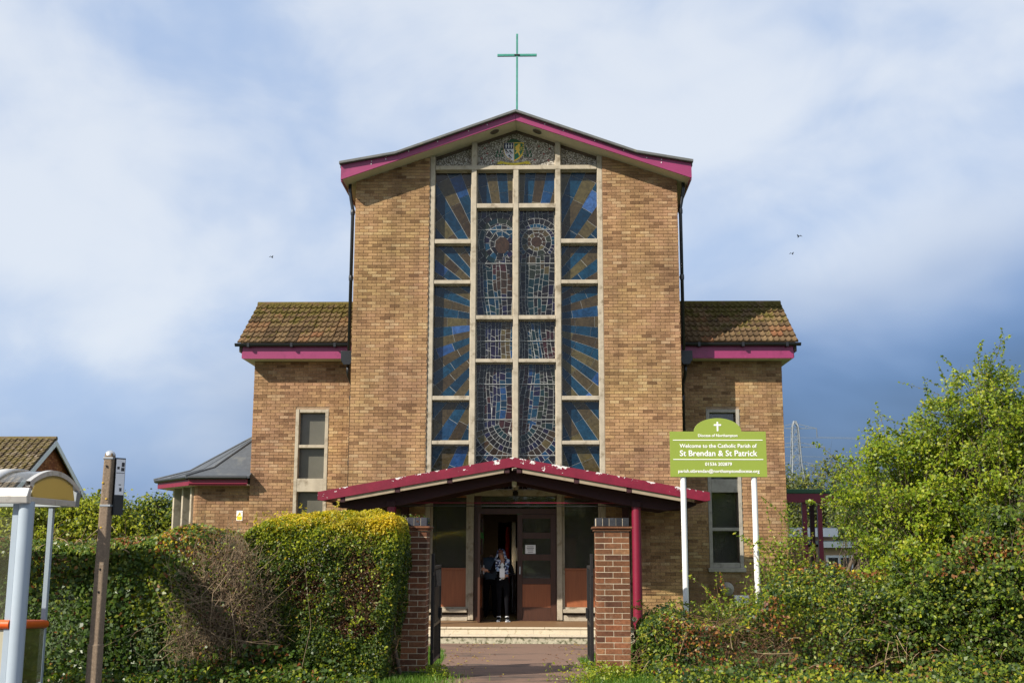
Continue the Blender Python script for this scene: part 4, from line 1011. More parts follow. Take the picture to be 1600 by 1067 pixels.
def gate(x, dirx, label):
    g = empty('gate', (x, -11.15, .35), label, 'gate', 'black iron gates standing open'); O = (x, -11.15, .35)
    f = MB(O); y0, y1, z0, z1 = -11.12, -10.02, .42, 1.84
    for y in (y0, y1): MB(O).box((x-.022, y-.022, z0), (x+.022, y+.022, z1+(.07 if y == y0 else -.10))).build('stile', 'black_iron', g, .004)
    for z in (z0+.05, .95, z1-.12): MB(O).box((x-.015, y0+.023, z-.02), (x+.015, y1-.023, z+.02)).build('rail', 'black_iron', g)
    for k in range(1, 10):
        y = y0+(y1-y0)*k/10; MB(O).box((x-.009, y-.009, z0+.075), (x+.009, y+.009, z1-.145)).build('bar', 'black_iron', g)
    MB(O).box((x-.006, y0+.30, .97), (x+.006, y1-.024, 1.45)).build('sheet', 'black_iron', g)
    for z in (z0+.2, z1-.2): k = MB(O); k.box((x, y0-.12, z-.02), (x+.02, y0-.02, z+.02)); k.build('hinge', 'black_iron', g)
    k = MB(O); k.box((x+dirx*.015, y1-.20, 1.0), (x+dirx*.045, y1-.05, 1.14)); k.build('latch_box', 'black_iron', g)
gate(-.885, 1, 'black iron gate folded back beside the shaded left pier'); gate(1.275, -1, 'black iron gate folded back beside the sunlit right pier')
# ------------------------------------------------------------------ the parish sign
def text_mesh(txt, size, width=None):
    cu = bpy.data.curves.new('txt', 'FONT'); cu.body = txt; cu.size = size; cu.align_x = 'CENTER'; cu.extrude = .0015; cu.resolution_u = 3; cu.offset = size*.012
    t = bpy.data.objects.new('txt', cu); COL.objects.link(t); bpy.context.view_layer.update()
    me = bpy.data.meshes.new_from_object(t.evaluated_get(bpy.context.evaluated_depsgraph_get()))
    bpy.data.objects.remove(t)
    xs = [v.co.x for v in me.vertices]; w = max(xs)-min(xs); k = (width/w if width else 1)
    for v in me.vertices: v.co = Vector((v.co.x*k, -v.co.z, v.co.y*k))
    return me
def parish_sign():
    x0, x1, z0, z1, y = 2.463, 3.857, 3.003, 3.66, -10.3; cx = (x0+x1)/2
    s = empty('parish_sign', (cx, y, gz(y)), 'lime green parish welcome board with white lettering on two white posts', 'sign'); O = (cx, y, gz(y))
    P = [(x0, z0), (x1, z0), (x1, z1)]
    r_ = .345
    for t in np.linspace(0, math.pi, 25):
        P.append((cx+r_*math.cos(t), z1+.195*math.sin(t)))
    P.append((x0, z1)); P = [p for i, p in enumerate(P) if i == 0 or (abs(p[0]-P[i-1][0])+abs(p[1]-P[i-1][1])) > 1e-4]
    m = MB(O); m.prism(P, .012, y); b = m.build('board', 'sign_green', s, .002)
    for px in (2.652, 3.675):
        k = MB(O); k.tube([(px, y+.055, gz(y)-.1), (px, y+.055, 3.55)], .041, 16); o = k.build('post', 'white_paint', s); smooth_by_angle(o)
        for z in (3.12, 3.5): MB(O).box((px-.05, y+.014, z-.02), (px+.05, y+.05, z+.02)).build('bracket', 'galvanised', s)
    fy = y-.003
    def txt(t, z, size, width, name='lettering'):
        o = link(name, text_mesh(t, size, width), s, ('sign_white',)); o.location = Vector((cx, fy, z))-pworld(s); return o
    txt('Diocese of Northampton', 3.583, .06, .57)
    for z in (3.535, 3.255): MB(O).box((x0+.045, fy-.001, z-.005), (x1-.05, fy+.003, z+.005)).build('rule', 'sign_white', s)
    txt('Welcome to the Catholic Parish of', 3.425, .08, 1.115); txt('St Brendan & St Patrick', 3.305, .11, 1.12)
    txt('01536 202879', 3.165, .07, .385); txt('parish.stbrendan@northamptondiocese.org', 3.065, .07, 1.17)
    MB(O).box((cx-.011, fy-.001, 3.665), (cx+.011, fy+.003, 3.80)).build('cross_mark', 'sign_white', s); MB(O).box((cx-.052, fy-.0015, 3.743), (cx+.052, fy+.0025, 3.765)).build('cross_mark', 'sign_white', s)
parish_sign()
# ------------------------------------------------------------------ bus stop post and shelter
def bus_stop():
    bx, by = -4.375, -14.0; z0 = .33
    r_ = empty('bus_stop_post', (bx, by, z0), 'weathered concrete bus stop post with a timetable case near the top', 'bus stop'); O = (bx, by, z0)
    def sec(cx, w, d, z): c = .3*w; return [(cx-w+c, by-d, z), (cx+w-c, by-d, z), (cx+w, by-d+c, z), (cx+w, by+d, z), (cx-w, by+d, z), (cx-w, by-d+c, z)]
    L_ = [(bx, .070, .070, .30), (bx, .070, .070, .92), (bx+.003, .062, .062, .935), (bx+.02, .059, .059, 2.44), (bx+.021, .056, .056, 2.455), (bx+.03, .053, .053, 2.99), (bx+.03, .047, .047, 3.05)]
    V = [v for l in L_ for v in sec(*l)]; n = 6
    m = MB(O); m.add(V, [(i*n+k, i*n+(k+1) % n, (i+1)*n+(k+1) % n, (i+1)*n+k) for i in range(len(L_)-1) for k in range(n)]+[tuple(range(n)), tuple(range((len(L_)-1)*n, len(L_)*n))])
    m.build('post', 'post_concrete', r_, .008)
    k = MB(O); k.lathe((bx+.03, by, 3.02), [(.056, 0), (.056, .02), (.048, .04), (.026, .058), (.004, .064)], 14); o = k.build('cap', 'steel', r_); smooth_by_angle(o)
    for z, w in ((2.99, .058), (2.455, .062)):
        k = MB(O); k.box((bx+.03-w, by-w, z-.012), (bx+.03+w, by+w, z+.012)); k.build('band', 'galvanised', r_, .004)
    for z in (2.90, 1.75, 1.5): k = MB(O); k.lathe((bx+.02, by-.062, z), [(.010, -.01), (.010, .01)], 8); k.build('bolt', 'black_iron', r_)
    for x, z in ((-.03, 2.7), (.02, 2.52), (-.02, 2.2)):
        k = MB(O); k.lathe((bx+.02+x, by-.052, z), [(.0, .0), (.016, .004), (.012, .02), (.0, .024)], 7); k.build('lichen_patch', 'lichen', r_)
    # flag case, turned edge-on to the road
    c = empty('c', (0, 0, 0)); bpy.data.objects.remove(c)
    cc = Vector((bx+.085, by+.02, 2.28)); a = R(52); u = Vector((math.cos(a), math.sin(a)*1, 0)); nn = Vector((u.y, -u.x, 0))
    def slab(name, s0, s1, za, zb, o0, o1, ma):
        m = MB(O); p = [cc+u*s0+nn*o0, cc+u*s1+nn*o0, cc+u*s1+nn*o1, cc+u*s0+nn*o1]
        m.prism([(q.x, q.y, za) for q in p], (0, 0, zb-za)); return m.build(name, ma, r_)
    slab('case', 0, .125, 2.35, 3.0, -.02, .02, 'black_plastic')
    slab('timetable', .006, .119, 2.58, 2.985, .0205, .0225, 'paper')
    slab('case_foot', .01, .115, 2.36, 2.53, .0205, .024, 'rubber')
    for s0, s1, za, zb in ((.075, .112, 2.90, 2.95), (.07, .112, 2.85, 2.89), (.02, .05, 2.87, 2.90), (.01, .115, 2.825, 2.832), (.05, .08, 2.69, 2.70), (.06, .09, 2.62, 2.66), (.01, .115, 2.56, 2.566)):
        slab('print', s0, s1, za, zb, .0226, .0232, 'ink')
bus_stop()
def shelter():
    X1 = -4.97; XL = -8.4; YF, YB = -14.62, -13.25; zr = 2.46
    r_ = empty('bus_shelter', (-6.8, -13.9, .33), 'bus shelter with barrel roof, pale steel posts and orange rail', 'bus shelter'); O = (-6.8, -13.9, .33)
    def arch(y, k=1): # roof profile: quarter-round front, crown, falling to the back gutter
        t = (y-YF)/(YB-YF); return zr+.13+.25*math.sin(math.pi*min(1, max(0, .10+t*.82)))**.8
    ys = np.linspace(YF, YB, 15)
    V = [(x, y, arch(y)) for x in (XL, X1-.55, X1-.38, X1) for y in ys]; n = 15
    for (a, ma, nm) in ((0, 'roof_polycarbonate', 'roof_sheet'), (1, 'alu', 'roof_rib'), (2, 'roof_polycarbonate', 'roof_sheet')):
        m = MB(O); m.add([V[a*n+i] for i in range(n)]+[V[(a+1)*n+i] for i in range(n)], [(i, i+1, n+i+1, n+i) for i in range(n-1)]); o = m.build(nm, ma, r_)
        if nm == 'roof_rib': q = o.modifiers.new('s', 'SOLIDIFY'); q.thickness = .03; q.offset = 1
        smooth_by_angle(o)
    m = MB(O); m.prism([(XL, YF-.03, zr), (XL, YF-.05, zr+.08), (XL, YF+.0, zr+.17), (XL, YF+.05, zr+.17), (XL, YF+.04, zr)], (X1-XL, 0, 0)); m.build('front_beam', 'alu', r_, .01)
    m = MB(O); m.prism([(XL, YB-.10, zr), (XL, YB+.02, zr), (XL, YB+.06, zr+.20), (XL, YB-.06, zr+.20)], (X1-XL, 0, 0)); m.build('rear_gutter', 'galvanised', r_, .006)
    # end panel: amber sheet in an arched metal rim
    P = [(X1-.012, y, arch(y)-.03) for y in ys]
    m = MB(O); m.prism([(X1-.012, YF+.06, zr+.07)]+[p for p in P if YF+.1 < p[1] < YB-.1]+[(X1-.012, YB-.1, zr+.07)], (-.008, 0, 0)); m.build('end_panel', 'amber_sheet', r_)
    m = MB(O); m.box((X1-.03, YF+.03, zr-.0), (X1+.004, YB-.10, zr+.07)); m.build('end_rail', 'alu', r_, .005)
    m = MB(O)
    m.add([p for y in ys for p in ((X1+.002, y, arch(y)-.045), (X1+.002, y, arch(y)+.012), (X1-.05, y, arch(y)+.014), (X1-.05, y, arch(y)-.045))], [(4*i+k, 4*i+4+k, 4*i+4+(k+1) % 4, 4*i+(k+1) % 4) for i in range(14) for k in range(4)]); m.build('end_rim', 'alu', r_)
    k = MB(O); k.tube([(X1-.06, YF+.10, .30), (X1-.06, YF+.10, zr+.02)], .082, 20); o = k.build('post', 'pale_post', r_); smooth_by_angle(o)
    MB(O).box((X1-.21, YF+.09, .33), (X1-.145, YF+.13, zr)).build('stile', 'pale_post', r_, .004)
    for x in (X1-.30, X1-2.4): MB(O).box((x-.028, YB-.08, .33), (x+.028, YB-.02, zr)).build('rear_post', 'pale_post', r_, .006)
    k = MB(O); k.tube([(XL, YF+.10, 1.175), (X1-.15, YF+.10, 1.175)], .050, 12); o = k.build('rail', 'orange_rail', r_); smooth_by_angle(o)
    k = MB(O); k.tube([(X1-.06, YF+.15, 1.175), (X1-.28, YB-.06, 1.10)], .048, 12); o = k.build('rail', 'orange_rail', r_); smooth_by_angle(o)
    MB(O).add([(XL, YF+.108, 1.24), (X1-.215, YF+.108, 1.24), (X1-.215, YF+.108, zr), (XL, YF+.108, zr)], [(0, 1, 2, 3)]).build('glass_panel', 'shelter_glass', r_)
    MB(O).box((XL, YF+.105, .45), (X1-.215, YF+.111, 1.12)).build('lower_panel', 'frosted_sheet', r_)
    m = MB(O); m.prism([(X1-.07, YF+.16, .45), (X1-.28, YB-.09, .45), (X1-.28, YB-.09, 1.06), (X1-.07, YF+.16, 1.12)], (.006, .002, 0)); m.build('end_lower_panel', 'algae_glass', r_)
shelter()
# ------------------------------------------------------------------ house on the left
def house():
    o = empty('house', (-26, 27, 0), 'red brick house with brown tiled roof and white bargeboards beyond the hedge', 'house'); O = (-26, 27, 0)
    xg = -22.35; y0, y1, yr = 22.4, 31.0, 26.7; ze, zr = 4.15, 6.80; xl = -38
    m = MB(O); m.prism([(xg-.12, y0, 0), (xg-.12, y1, 0), (xg-.12, y1, ze), (xg-.12, yr, zr-.12), (xg-.12, y0, ze)], (xl-xg, 0, 0)); w = m.build('wall', 'house_brick', o)
    # courses of the gable
    B = []; z = 3.0; c = 0; V = []; F = []
    while z < zr-.3:
        half = (zr-.35-z)/(zr-ze)*4.3
        y = max(y0+.02, yr-half)+(.11 if c % 2 else 0)
        while y < min(y1, yr+half)-.2:
            k = len(V); xx = xg-.115
            V += [(xx, y, z), (xx, y+.215, z), (xx, y+.215, z+.065), (xx, y, z+.065), (xx+.012, y+.004, z+.004), (xx+.012, y+.211, z+.004), (xx+.012, y+.211, z+.061), (xx+.012, y+.004, z+.061)]
            F += [(k+4, k+5, k+6, k+7), (k, k+1, k+5, k+4), (k+1, k+2, k+6, k+5), (k+2, k+3, k+7, k+6), (k+3, k, k+4, k+7)]; y += .225
        z += .075; c += 1
    m = MB(O); m.add(V, F); b = m.build('gable_bricks', 'house_brick', o); b['kind'] = 'stuff'
    rf = MB(O)
    for (ya, yb) in ((y0-.35, yr), (y1+.35, yr)):
        za = ze-.22; rf.prism([(xl, ya, za), (xl, yb, zr), (xl, yb, zr+.08), (xl, ya, za+.08)], (xg-xl+.12, 0, 0))
    rf = rf.build('roof', 'dark_timber', o)
    V = []; F = []; rg = random.Random(8); nr = 17; L_ = Vector((0, yr-(y0-.35), zr-(ze-.22))); n_ = Vector((0, -L_.z, L_.y)).normalized()
    x = xg+.12
    while x > -33:
        for r_ in range(nr):
            p0 = Vector((x-.3, y0-.35, ze-.22+.08))+L_*(r_/nr); q = L_/nr*1.12
            for (xa, xb, h) in ((0, .16, .015), (.16, .30, .06)):
                k = len(V); a = p0+Vector((xa, 0, 0)); bb = p0+Vector((xb-.008, 0, 0)); j = rg.uniform(0, .015)
                V += [a+n_*(h+.05+j), bb+n_*(h+.05+j), bb+q+n_*(h+j), a+q+n_*(h+j), a, bb]; F += [(k, k+1, k+2, k+3), (k+4, k+5, k+1, k), (k+1, k+5, k+2), (k+4, k, k+3)]
        x -= .30
    m = MB(O); m.add(V, F); t = m.build('roof_tiles', 'house_tile', rf); t['kind'] = 'stuff'
    k = MB(O); k.tube([(xl, yr, zr+.10), (xg+.14, yr, zr+.10)], .11, 8); k.build('ridge', 'house_tile', rf)
    for ya, sg in ((y0-.4, 1), (y1+.4, -1)):
        a = Vector((xg+.10, ya, ze-.26)); b_ = Vector((xg+.10, yr, zr+.03)); m = MB(O); m.prism([a, b_, b_-Vector((0, 0, .27)), a-Vector((0, 0, .27))], (.05, 0, 0)); m.build('bargeboard', 'white_trim', o)
        m = MB(O); m.box((xl, ya-.05*sg-.05, ze-.36), (xg+.2, ya-.05*sg+.05, ze-.26)); m.build('gutter', 'black_plastic', o)
    for x in (-24.5, -29): 
        f = MB(O).box((x-.9, y0-.04, 1.0), (x+.9, y0+.02, 2.3)).build('window', 'white_trim', o); MB(O).box((x-.82, y0-.05, 1.08), (x+.82, y0-.045, 2.22)).build('pane', 'glass_dark', f)
house()
# ------------------------------------------------------------------ right-hand background
def right_background():
    s = empty('open_shelter', (8.1, 6, 0), 'maroon open timber shelter with flat dark green roof beside the church', 'shelter'); O = (8.1, 6, 0)
    MB(O).box((6.9, 5.0, 3.44), (8.72, 7.4, 3.56)).build('roof', 'crest_dkgreen', s, .02)
    MB(O).box((6.95, 5.02, 3.20), (8.68, 5.10, 3.438)).build('fascia', 'crimson', s)
    for x in (7.86, 8.28): MB(O).box((x-.06, 5.15, 0), (x+.06, 5.27, 3.2)).build('post', 'crimson', s)
    for x in (7.2, 8.5): MB(O).box((x-.06, 7.0, 0), (x+.06, 7.12, 3.43)).build('post', 'oxblood', s)
    for (cx, nm, lab, x0, x1, y, z1, zf) in ((10, 'flat_roofed_annexe', 'low annexe with a white fascia just past the church corner', 8.6, 12.3, 20, 2.72, .34), (14, 'flat_roofed_hall', 'low tan brick hall with white fascia and window seen through the shrubs', 11.2, 19.5, 17.0, 2.18, .22)):
        b = empty(nm, (cx, y, 0), lab, 'building'); O = (cx, y, 0)
        MB(O).box((x0, y, 0), (x1, y+5, z1-.2)).build('wall', 'tan_wall', b)
        MB(O).box((x0-.15, y-.25, z1-zf), (x1+.15, y-.20, z1)).build('fascia', 'white_paint', b); MB(O).box((x0-.13, y-.199, z1-.10), (x1+.13, y+5.1, z1+.03)).build('roof', 'grey_roof', b)
        if zf < .3:
            for wx in (11.75, 13.6):
                w = MB(O).box((wx-.5, y-.04, .85), (wx+.5, y+.02, 1.68)).build('window', 'white_trim', b)
                for q in (-1, 1): MB(O).box((wx+q*.23-.18, y-.05, .94), (wx+q*.23+.18, y-.045, 1.59)).build('pane', 'glass_dark', w)
    rl = empty('handrail', (7.7, 1.5, 0), 'maroon sloping handrail behind the roadside shrubs', 'handrail'); O = (7.7, 1.5, 0)
    k = MB(O); k.tube([(7.2, 0.4, 1.32), (8.05, 0.2, .80), (8.4, .15, .6)], .035, 8); k.build('rail', 'crimson', rl)
    for x, z in ((7.25, 1.28), (8.0, .82)): k = MB(O); k.tube([(x, .35, 0), (x, .35, z)], .025, 8); k.build('post', 'oxblood', rl)
    gw = empty('garden_wall', (8.2, 2, 0), 'short tan brick wall behind the handrail', 'wall'); MB((8.2, 2, 0)).box((7.4, 1.4, 0), (9.2, 1.65, 1.05)).build('wall_body', 'tan_wall', gw); MB((8.2, 2, 0)).box((7.36, 1.36, 1.052), (9.24, 1.69, 1.12)).build('coping', 'grey_concrete', gw)
right_background()
def pylon():
    p = empty('electricity_pylon', (83.8, 350, 0), 'distant steel lattice electricity pylon to the right of the church', 'pylon'); O = (83.8, 350, 0); cx, cy = 83.8, 350
    H = 42; lev = [0, 8, 14.5, 20, 24.5, 28, 31, 34, 37, 40, 42]
    def hw(z): return 4.2-2.7*min(z, 28)/28-.55*(min(max(z, 28), 40)-28)/12-(.6 if z > 41 else 0)
    m = MB(O)
    for a, b in zip(lev[:-1], lev[1:]):
        wa, wb = hw(a), hw(b)
        for sx, sy in ((1, 1), (1, -1), (-1, -1), (-1, 1)):
            m.bar((cx+sx*wa, cy+sy*wa, a), (cx+sx*wb, cy+sy*wb, b), .24, .24)
        for (s1, s2) in (((1, -1), (-1, -1)), ((1, 1), (1, -1)), ((-1, 1), (-1, -1)), ((1, 1), (-1, 1))):
            for (q, w) in ((s1, s2), (s2, s1)): m.bar((cx+q[0]*wa, cy+q[1]*wa, a), (cx+w[0]*wb, cy+w[1]*wb, b), .13, .13)
            m.bar((cx+s1[0]*wb, cy+s1[1]*wb, b), (cx+s2[0]*wb, cy+s2[1]*wb, b), .13, .13)
    m.build('lattice', 'galvanised', p)
    for z, L_ in ((39.6, 7.0), (33.6, 9.4), (27.6, 7.6)):
        for sg in (-1, 1):
            m = MB(O); e = (cx+sg*L_, cy, z)
            for sy in (-1, 1): m.bar((cx+sg*.5, cy+sy*.6, z), e, .16, .16)
            m.bar((cx+sg*.4, cy, z+1.6), e, .16, .16); m.bar((cx+sg*L_*.5, cy, z), (cx+sg*L_*.5, cy, z+.8), .1, .1); m.build('cross_arm', 'galvanised', p)
            m = MB(O); m.tube([e, (e[0], e[1], z-2.8)], [.10, .14], 6); m.build('insulator', 'lead_edge', p)
            m = MB(O); pts = []
            for t in np.linspace(0, 1, 14): pts.append((e[0]+320*t, e[1]-120*t, z-2.8-26*t*(1-t)+6*t))
            m.tube(pts, .05, 4); m.build('cable', 'galvanised', p)
pylon()
def birds():
    def bird(name, x, y, z, s, hd, flap, label):
        b = empty(name, (x, y, z), label, 'bird', 'birds in the sky'); O = (x, y, z)
        m = MB(O); d = Vector((math.cos(hd), math.sin(hd), -.5)).normalized()
        c = Vector(O); m.tube([c-d*.14*s, c-d*.08*s, c, c+d*.08*s, c+d*.12*s], [.004*s, .02*s, .035*s, .025*s, .004*s], 6); m.build('body', 'ink', b)
        sd = Vector((-d.y, d.x, 0)).normalized()
        for q in (-1, 1):
            m = MB(O); a = c+d*.05*s; e = c+sd*q*.14*s+Vector((0, 0, flap*.10*s)); t = c+sd*q*.30*s-d*.10*s+Vector((0, 0, -flap*.02*s))
            m.add([a, e+d*.03*s, t, e-d*.05*s, c-d*.05*s], [(0, 1, 3, 4), (1, 2, 3)]); w = m.build('wing', 'ink', b); w.modifiers.new('s', 'SOLIDIFY').thickness = .004
    bird('bird', 7.98, 5, 10.72, .42, 2.2, 1.0, 'small dark bird, upper of the two right of the tower')
    bird('bird', 7.78, 5, 10.21, .34, .6, 1.2, 'small dark bird, lower of the two right of the tower')
    bird('bird', -10.26, 18, 13.46, .5, .9, 1.0, 'tiny dark bird high to the left above the left wing')
birds()
def wall_fittings():
    w = empty('warning_sign', (-6.81, 1.36, 2.62), 'small white and yellow warning sign on the brick bay wall', 'warning sign'); O = (-6.81, 1.36, 2.62)
    MB(O).box((-6.885, BY-.012, 2.60), (-6.735, BY-.004, 2.84)).build('plate', 'sign_white', w)
    MB(O).box((-6.872, BY-.014, 2.615), (-6.748, BY-.0125, 2.71)).build('panel', 'yellow_print', w); MB(O).prism([(-6.86, 2.725), (-6.76, 2.725), (-6.81, 2.815)], .0012, BY-.0138).build('triangle', 'yellow_print', w); MB(O).prism([(-6.82, 2.74), (-6.80, 2.74), (-6.81, 2.79)], .001, BY-.0152).build('symbol', 'ink', w)
    v = empty('wall_vent', (5.0, WY, .95), 'round grey flue vent low on the right wing wall', 'vent'); O = (5.0, WY, .95)
    k = MB(O); k.tube([(5.05, WY, 1.0), (5.05, WY-.10, 1.0), (5.05, WY-.16, .97)], [.17, .16, .09], 16); k.build('cowl', 'grey_concrete', v)
    v = empty('meter_box', (5.4, WY, .7), 'white meter box low on the right wing wall', 'meter box'); O = (5.4, WY, .7)
    MB(O).box((5.2, WY-.16, .55), (5.55, WY-.004, .86)).build('box', 'white_trim', v, .01); MB(O).box((5.22, WY-.168, .57), (5.53, WY-.161, .84)).build('lid', 'white_trim', v)
    n = empty('door_notice', (.30, .1, 1.85), 'white paper notice stuck on the glass of the right door', 'notice'); O = (.30, .1, 1.85)
    MB(O).box((.23, .128, 1.83), (.47, .131, 2.03)).build('sheet', 'paper', n)
    for i, (w_, z) in enumerate(((.15, 1.99), (.17, 1.955), (.14, 1.92), (.12, 1.87))): MB(O).box((.35-w_/2, .1265, z-.006), (.35+w_/2, .1275, z+.006)).build('print', 'ink', n)
wall_fittings()
# ------------------------------------------------------------------ people
def skin_body(name, J, EDG, mats, pick, parent):
    names = list(J); me = bpy.data.meshes.new(name)
    me.from_pydata([J[k][0] for k in names], [(names.index(a), names.index(b)) for a, b in EDG], [])
    o = bpy.data.objects.new(name, me); COL.objects.link(o)
    o.modifiers.new('skin', 'SKIN'); sv = me.skin_vertices[0].data
    for i, k in enumerate(names):
        r_ = J[k][1]; sv[i].radius = r_ if isinstance(r_, tuple) else (r_, r_); sv[i].use_root = (k == 'pelvis')
    s = o.modifiers.new('sub', 'SUBSURF'); s.levels = 2; s.render_levels = 2
    bpy.context.view_layer.update()
    nm = bpy.data.meshes.new_from_object(o.evaluated_get(bpy.context.evaluated_depsgraph_get())); bpy.data.objects.remove(o)
    for m in mats: nm.materials.append(MATS[m])
    for p in nm.polygons: p.material_index = pick(p.center); p.use_smooth = True
    b = bpy.data.objects.new(name, nm); COL.objects.link(b); b.parent = parent; return b
def hand(J, E_, pre, wrist, tip, nrm, curl=.02):
    w = Vector(wrist); t = Vector(tip); d = (t-w).normalized(); n = Vector(nrm).normalized(); sd = d.cross(n).normalized()
    J[pre+'palm'] = (tuple(w+d*.055), (.032, .020)); E_.append((pre+'wrist', pre+'palm'))
    for k, (o, l) in enumerate(((-.030, .060), (-.010, .074), (.010, .070), (.028, .055))):
        a = w+d*.095+sd*o; J[pre+'k%d' % k] = (tuple(a), .011); b = a+d*l*.55-n*curl*.5; c = b+d*l*.45-n*curl
        J[pre+'m%d' % k] = (tuple(b), .0095); J[pre+'t%d' % k] = (tuple(c), .008)
        E_ += [(pre+'palm', pre+'k%d' % k), (pre+'k%d' % k, pre+'m%d' % k), (pre+'m%d' % k, pre+'t%d' % k)]
    a = w+d*.04-sd*.040; J[pre+'th0'] = (tuple(a), .012); J[pre+'th1'] = (tuple(a+d*.035-sd*.018-n*.01), .010); E_ += [(pre+'palm', pre+'th0'), (pre+'th0', pre+'th1')]
def woman():
    p = empty('person', (-.285, -.12, .312), 'person in a patterned headscarf and black clothes holding a white paper in the doorway', 'person')
    J = dict(pelvis=((0, 0, .88), (.145, .105)), waist=((0, 0, 1.02), (.120, .090)), chest=((-.005, -.005, 1.21), (.145, .100)), neckb=((-.012, -.01, 1.345), (.075, .065)), neck=((-.02, -.025, 1.415), (.046, .048)),
             jaw=((-.040, -.055, 1.465), (.056, .062)), head=((-.038, -.05, 1.535), (.073, .086)), crown=((-.034, -.04, 1.595), (.055, .065)), nose=((-.058, -.142, 1.497), .010),
             hl=((.085, 0, .83), (.088, .092)), hr=((-.085, 0, .83), (.088, .092)), kl=((.095, -.02, .47), (.056, .060)), kr=((-.075, -.03, .47), (.056, .060)), al=((.100, .02, .09), (.038, .042)), ar=((-.080, .02, .09), (.038, .042)),
             fl=((.115, -.06, .05), (.036, .028)), fr=((-.095, -.06, .05), (.036, .028)), tl=((.128, -.145, .042), (.034, .022)), tr=((-.108, -.145, .042), (.034, .022)),
             sl=((.150, 0, 1.315), (.068, .066)), el=((.235, -.01, 1.06), (.050, .050)), lwrist=((.115, -.205, 1.03), (.028, .026)),
             sr=((-.160, 0, 1.315), (.068, .066)), er=((-.235, -.07, 1.10), (.050, .050)), rwrist=((-.345, -.205, 1.14), (.028, .026)))
    E_ = [('pelvis', 'waist'), ('waist', 'chest'), ('chest', 'neckb'), ('neckb', 'neck'), ('neck', 'jaw'), ('jaw', 'head'), ('head', 'crown'), ('jaw', 'nose'), ('pelvis', 'hl'), ('pelvis', 'hr'), ('hl', 'kl'), ('hr', 'kr'), ('kl', 'al'), ('kr', 'ar'), ('al', 'fl'), ('ar', 'fr'), ('fl', 'tl'), ('fr', 'tr'), ('chest', 'sl'), ('chest', 'sr'), ('sl', 'el'), ('el', 'lwrist'), ('sr', 'er'), ('er', 'rwrist')]
    hand(J, E_, 'l', (.115, -.205, 1.03), (.0, -.255, 1.045), (0, -1, .2), .02); hand(J, E_, 'r', (-.345, -.205, 1.14), (-.42, -.25, 1.17), (0, -1, .2), .015)
    def pick(c):
        if c.z > 1.395: return 0
        if (c.x < -.325 and c.z > .9) or (c.x < .135 and c.y < -.185 and .95 < c.z < 1.12): return 0
        if c.z > 1.30 and abs(c.x+.01) < .05 and c.y < -.03: return 0
        if c.z > .93 and abs(c.x+.01) < .045 and c.y < -.06: return 2
        if c.z < .13: return 3
        return 1
    b = skin_body('body', J, E_, ('skin', 'black_cloth', 'white_trim', 'black_cloth'), pick, p)
    # headscarf: hood open at the face, with a long tail over the left shoulder
    V = []; nu, nv = 22, 10; c = Vector((-.036, -.035, 1.535))
    for j in range(nv+1):
        ph = R(88-j*17)
        for i in range(nu+1):
            th = R(-52)+R(284)*i/nu   # leaves the front open
            rr = Vector((.100*math.cos(th)*math.cos(ph) if ph > 0 else .100*math.cos(th)*(1+.5*(-ph)), (.118*math.sin(th)*(math.cos(ph) if ph > 0 else 1)), .100*math.sin(ph) if ph > 0 else .155*math.sin(ph)))
            V.append(c+rr)
    m = MB(); m.add(V, [(j*(nu+1)+i, j*(nu+1)+i+1, (j+1)*(nu+1)+i+1, (j+1)*(nu+1)+i) for j in range(nv) for i in range(nu)])
    for (x0, dx, zt, zb, y) in ((.055, .10, 1.40, .98, -.115), (-.16, .11, 1.38, 1.12, -.12)):
        V = []
        for k in range(9):
            t = k/8; z = zt+(zb-zt)*t; w = dx*(1-.25*t)
            for q in range(4): V.append((x0+w*q/3+.01*math.sin(k), y-.012*math.sin(q*2+k), z))
        m.add(V, [(k*4+q, k*4+q+1, k*4+q+5, k*4+q+4) for k in range(8) for q in range(3)])
    me = m.mesh('headscarf'); o = link('headscarf', me, p, ('scarf_print',)); o.modifiers.new('s', 'SOLIDIFY').thickness = .008; smooth_by_angle(o, 60)
    m = MB(); m.lathe((-.050, -.085, 1.56), [(.0, -.03), (.045, -.02), (.058, .01), (.05, .04), (.0, .055)], 12); o = link('hair', m.mesh('hair'), p, ('hair_red',)); smooth_by_angle(o, 60)
    m = MB()
    for sx in (-1, 1):
        cx = -.046+sx*.032; m.tube([(cx+.024*math.cos(t), -.143, 1.515+.017*math.sin(t)) for t in np.linspace(0, 2*math.pi, 13)], .004, 5)
        m.tube([(cx+sx*.024, -.142, 1.515), (cx+sx*.04, -.06, 1.522)], .003, 5)
    link('glasses', m.mesh('glasses'), p, ('ink',))
    m = MB(); m.tube([(-.070, -.136, 1.470), (-.052, -.141, 1.468), (-.034, -.136, 1.470)], .004, 5); link('mouth', m.mesh('mouth'), p, ('hair_red',))
    for sx, x in ((1, .112), (-1, -.092)):
        m = MB(); L_ = [(.05, .040, .09), (.035, .046, .075), (-.03, .046, .065), (-.10, .044, .055), (-.16, .036, .042), (-.185, .020, .03)]
        V = []
        for y, w, h in L_:
            xx = x+sx*(-y)*.10; V += [(xx-w, y, .0), (xx+w, y, .0), (xx+w*.95, y, h*.6), (xx+w*.5, y, h), (xx-w*.5, y, h), (xx-w*.95, y, h*.6)]
        m.add(V, [(6*i+k, 6*i+6+k, 6*i+6+(k+1) % 6, 6*i+(k+1) % 6) for i in range(5) for k in range(6)]+[tuple(range(6)), tuple(range(30, 36))]); o = link('shoe', m.mesh('shoe'), p, ('shoe_grey',)); smooth_by_angle(o, 50)
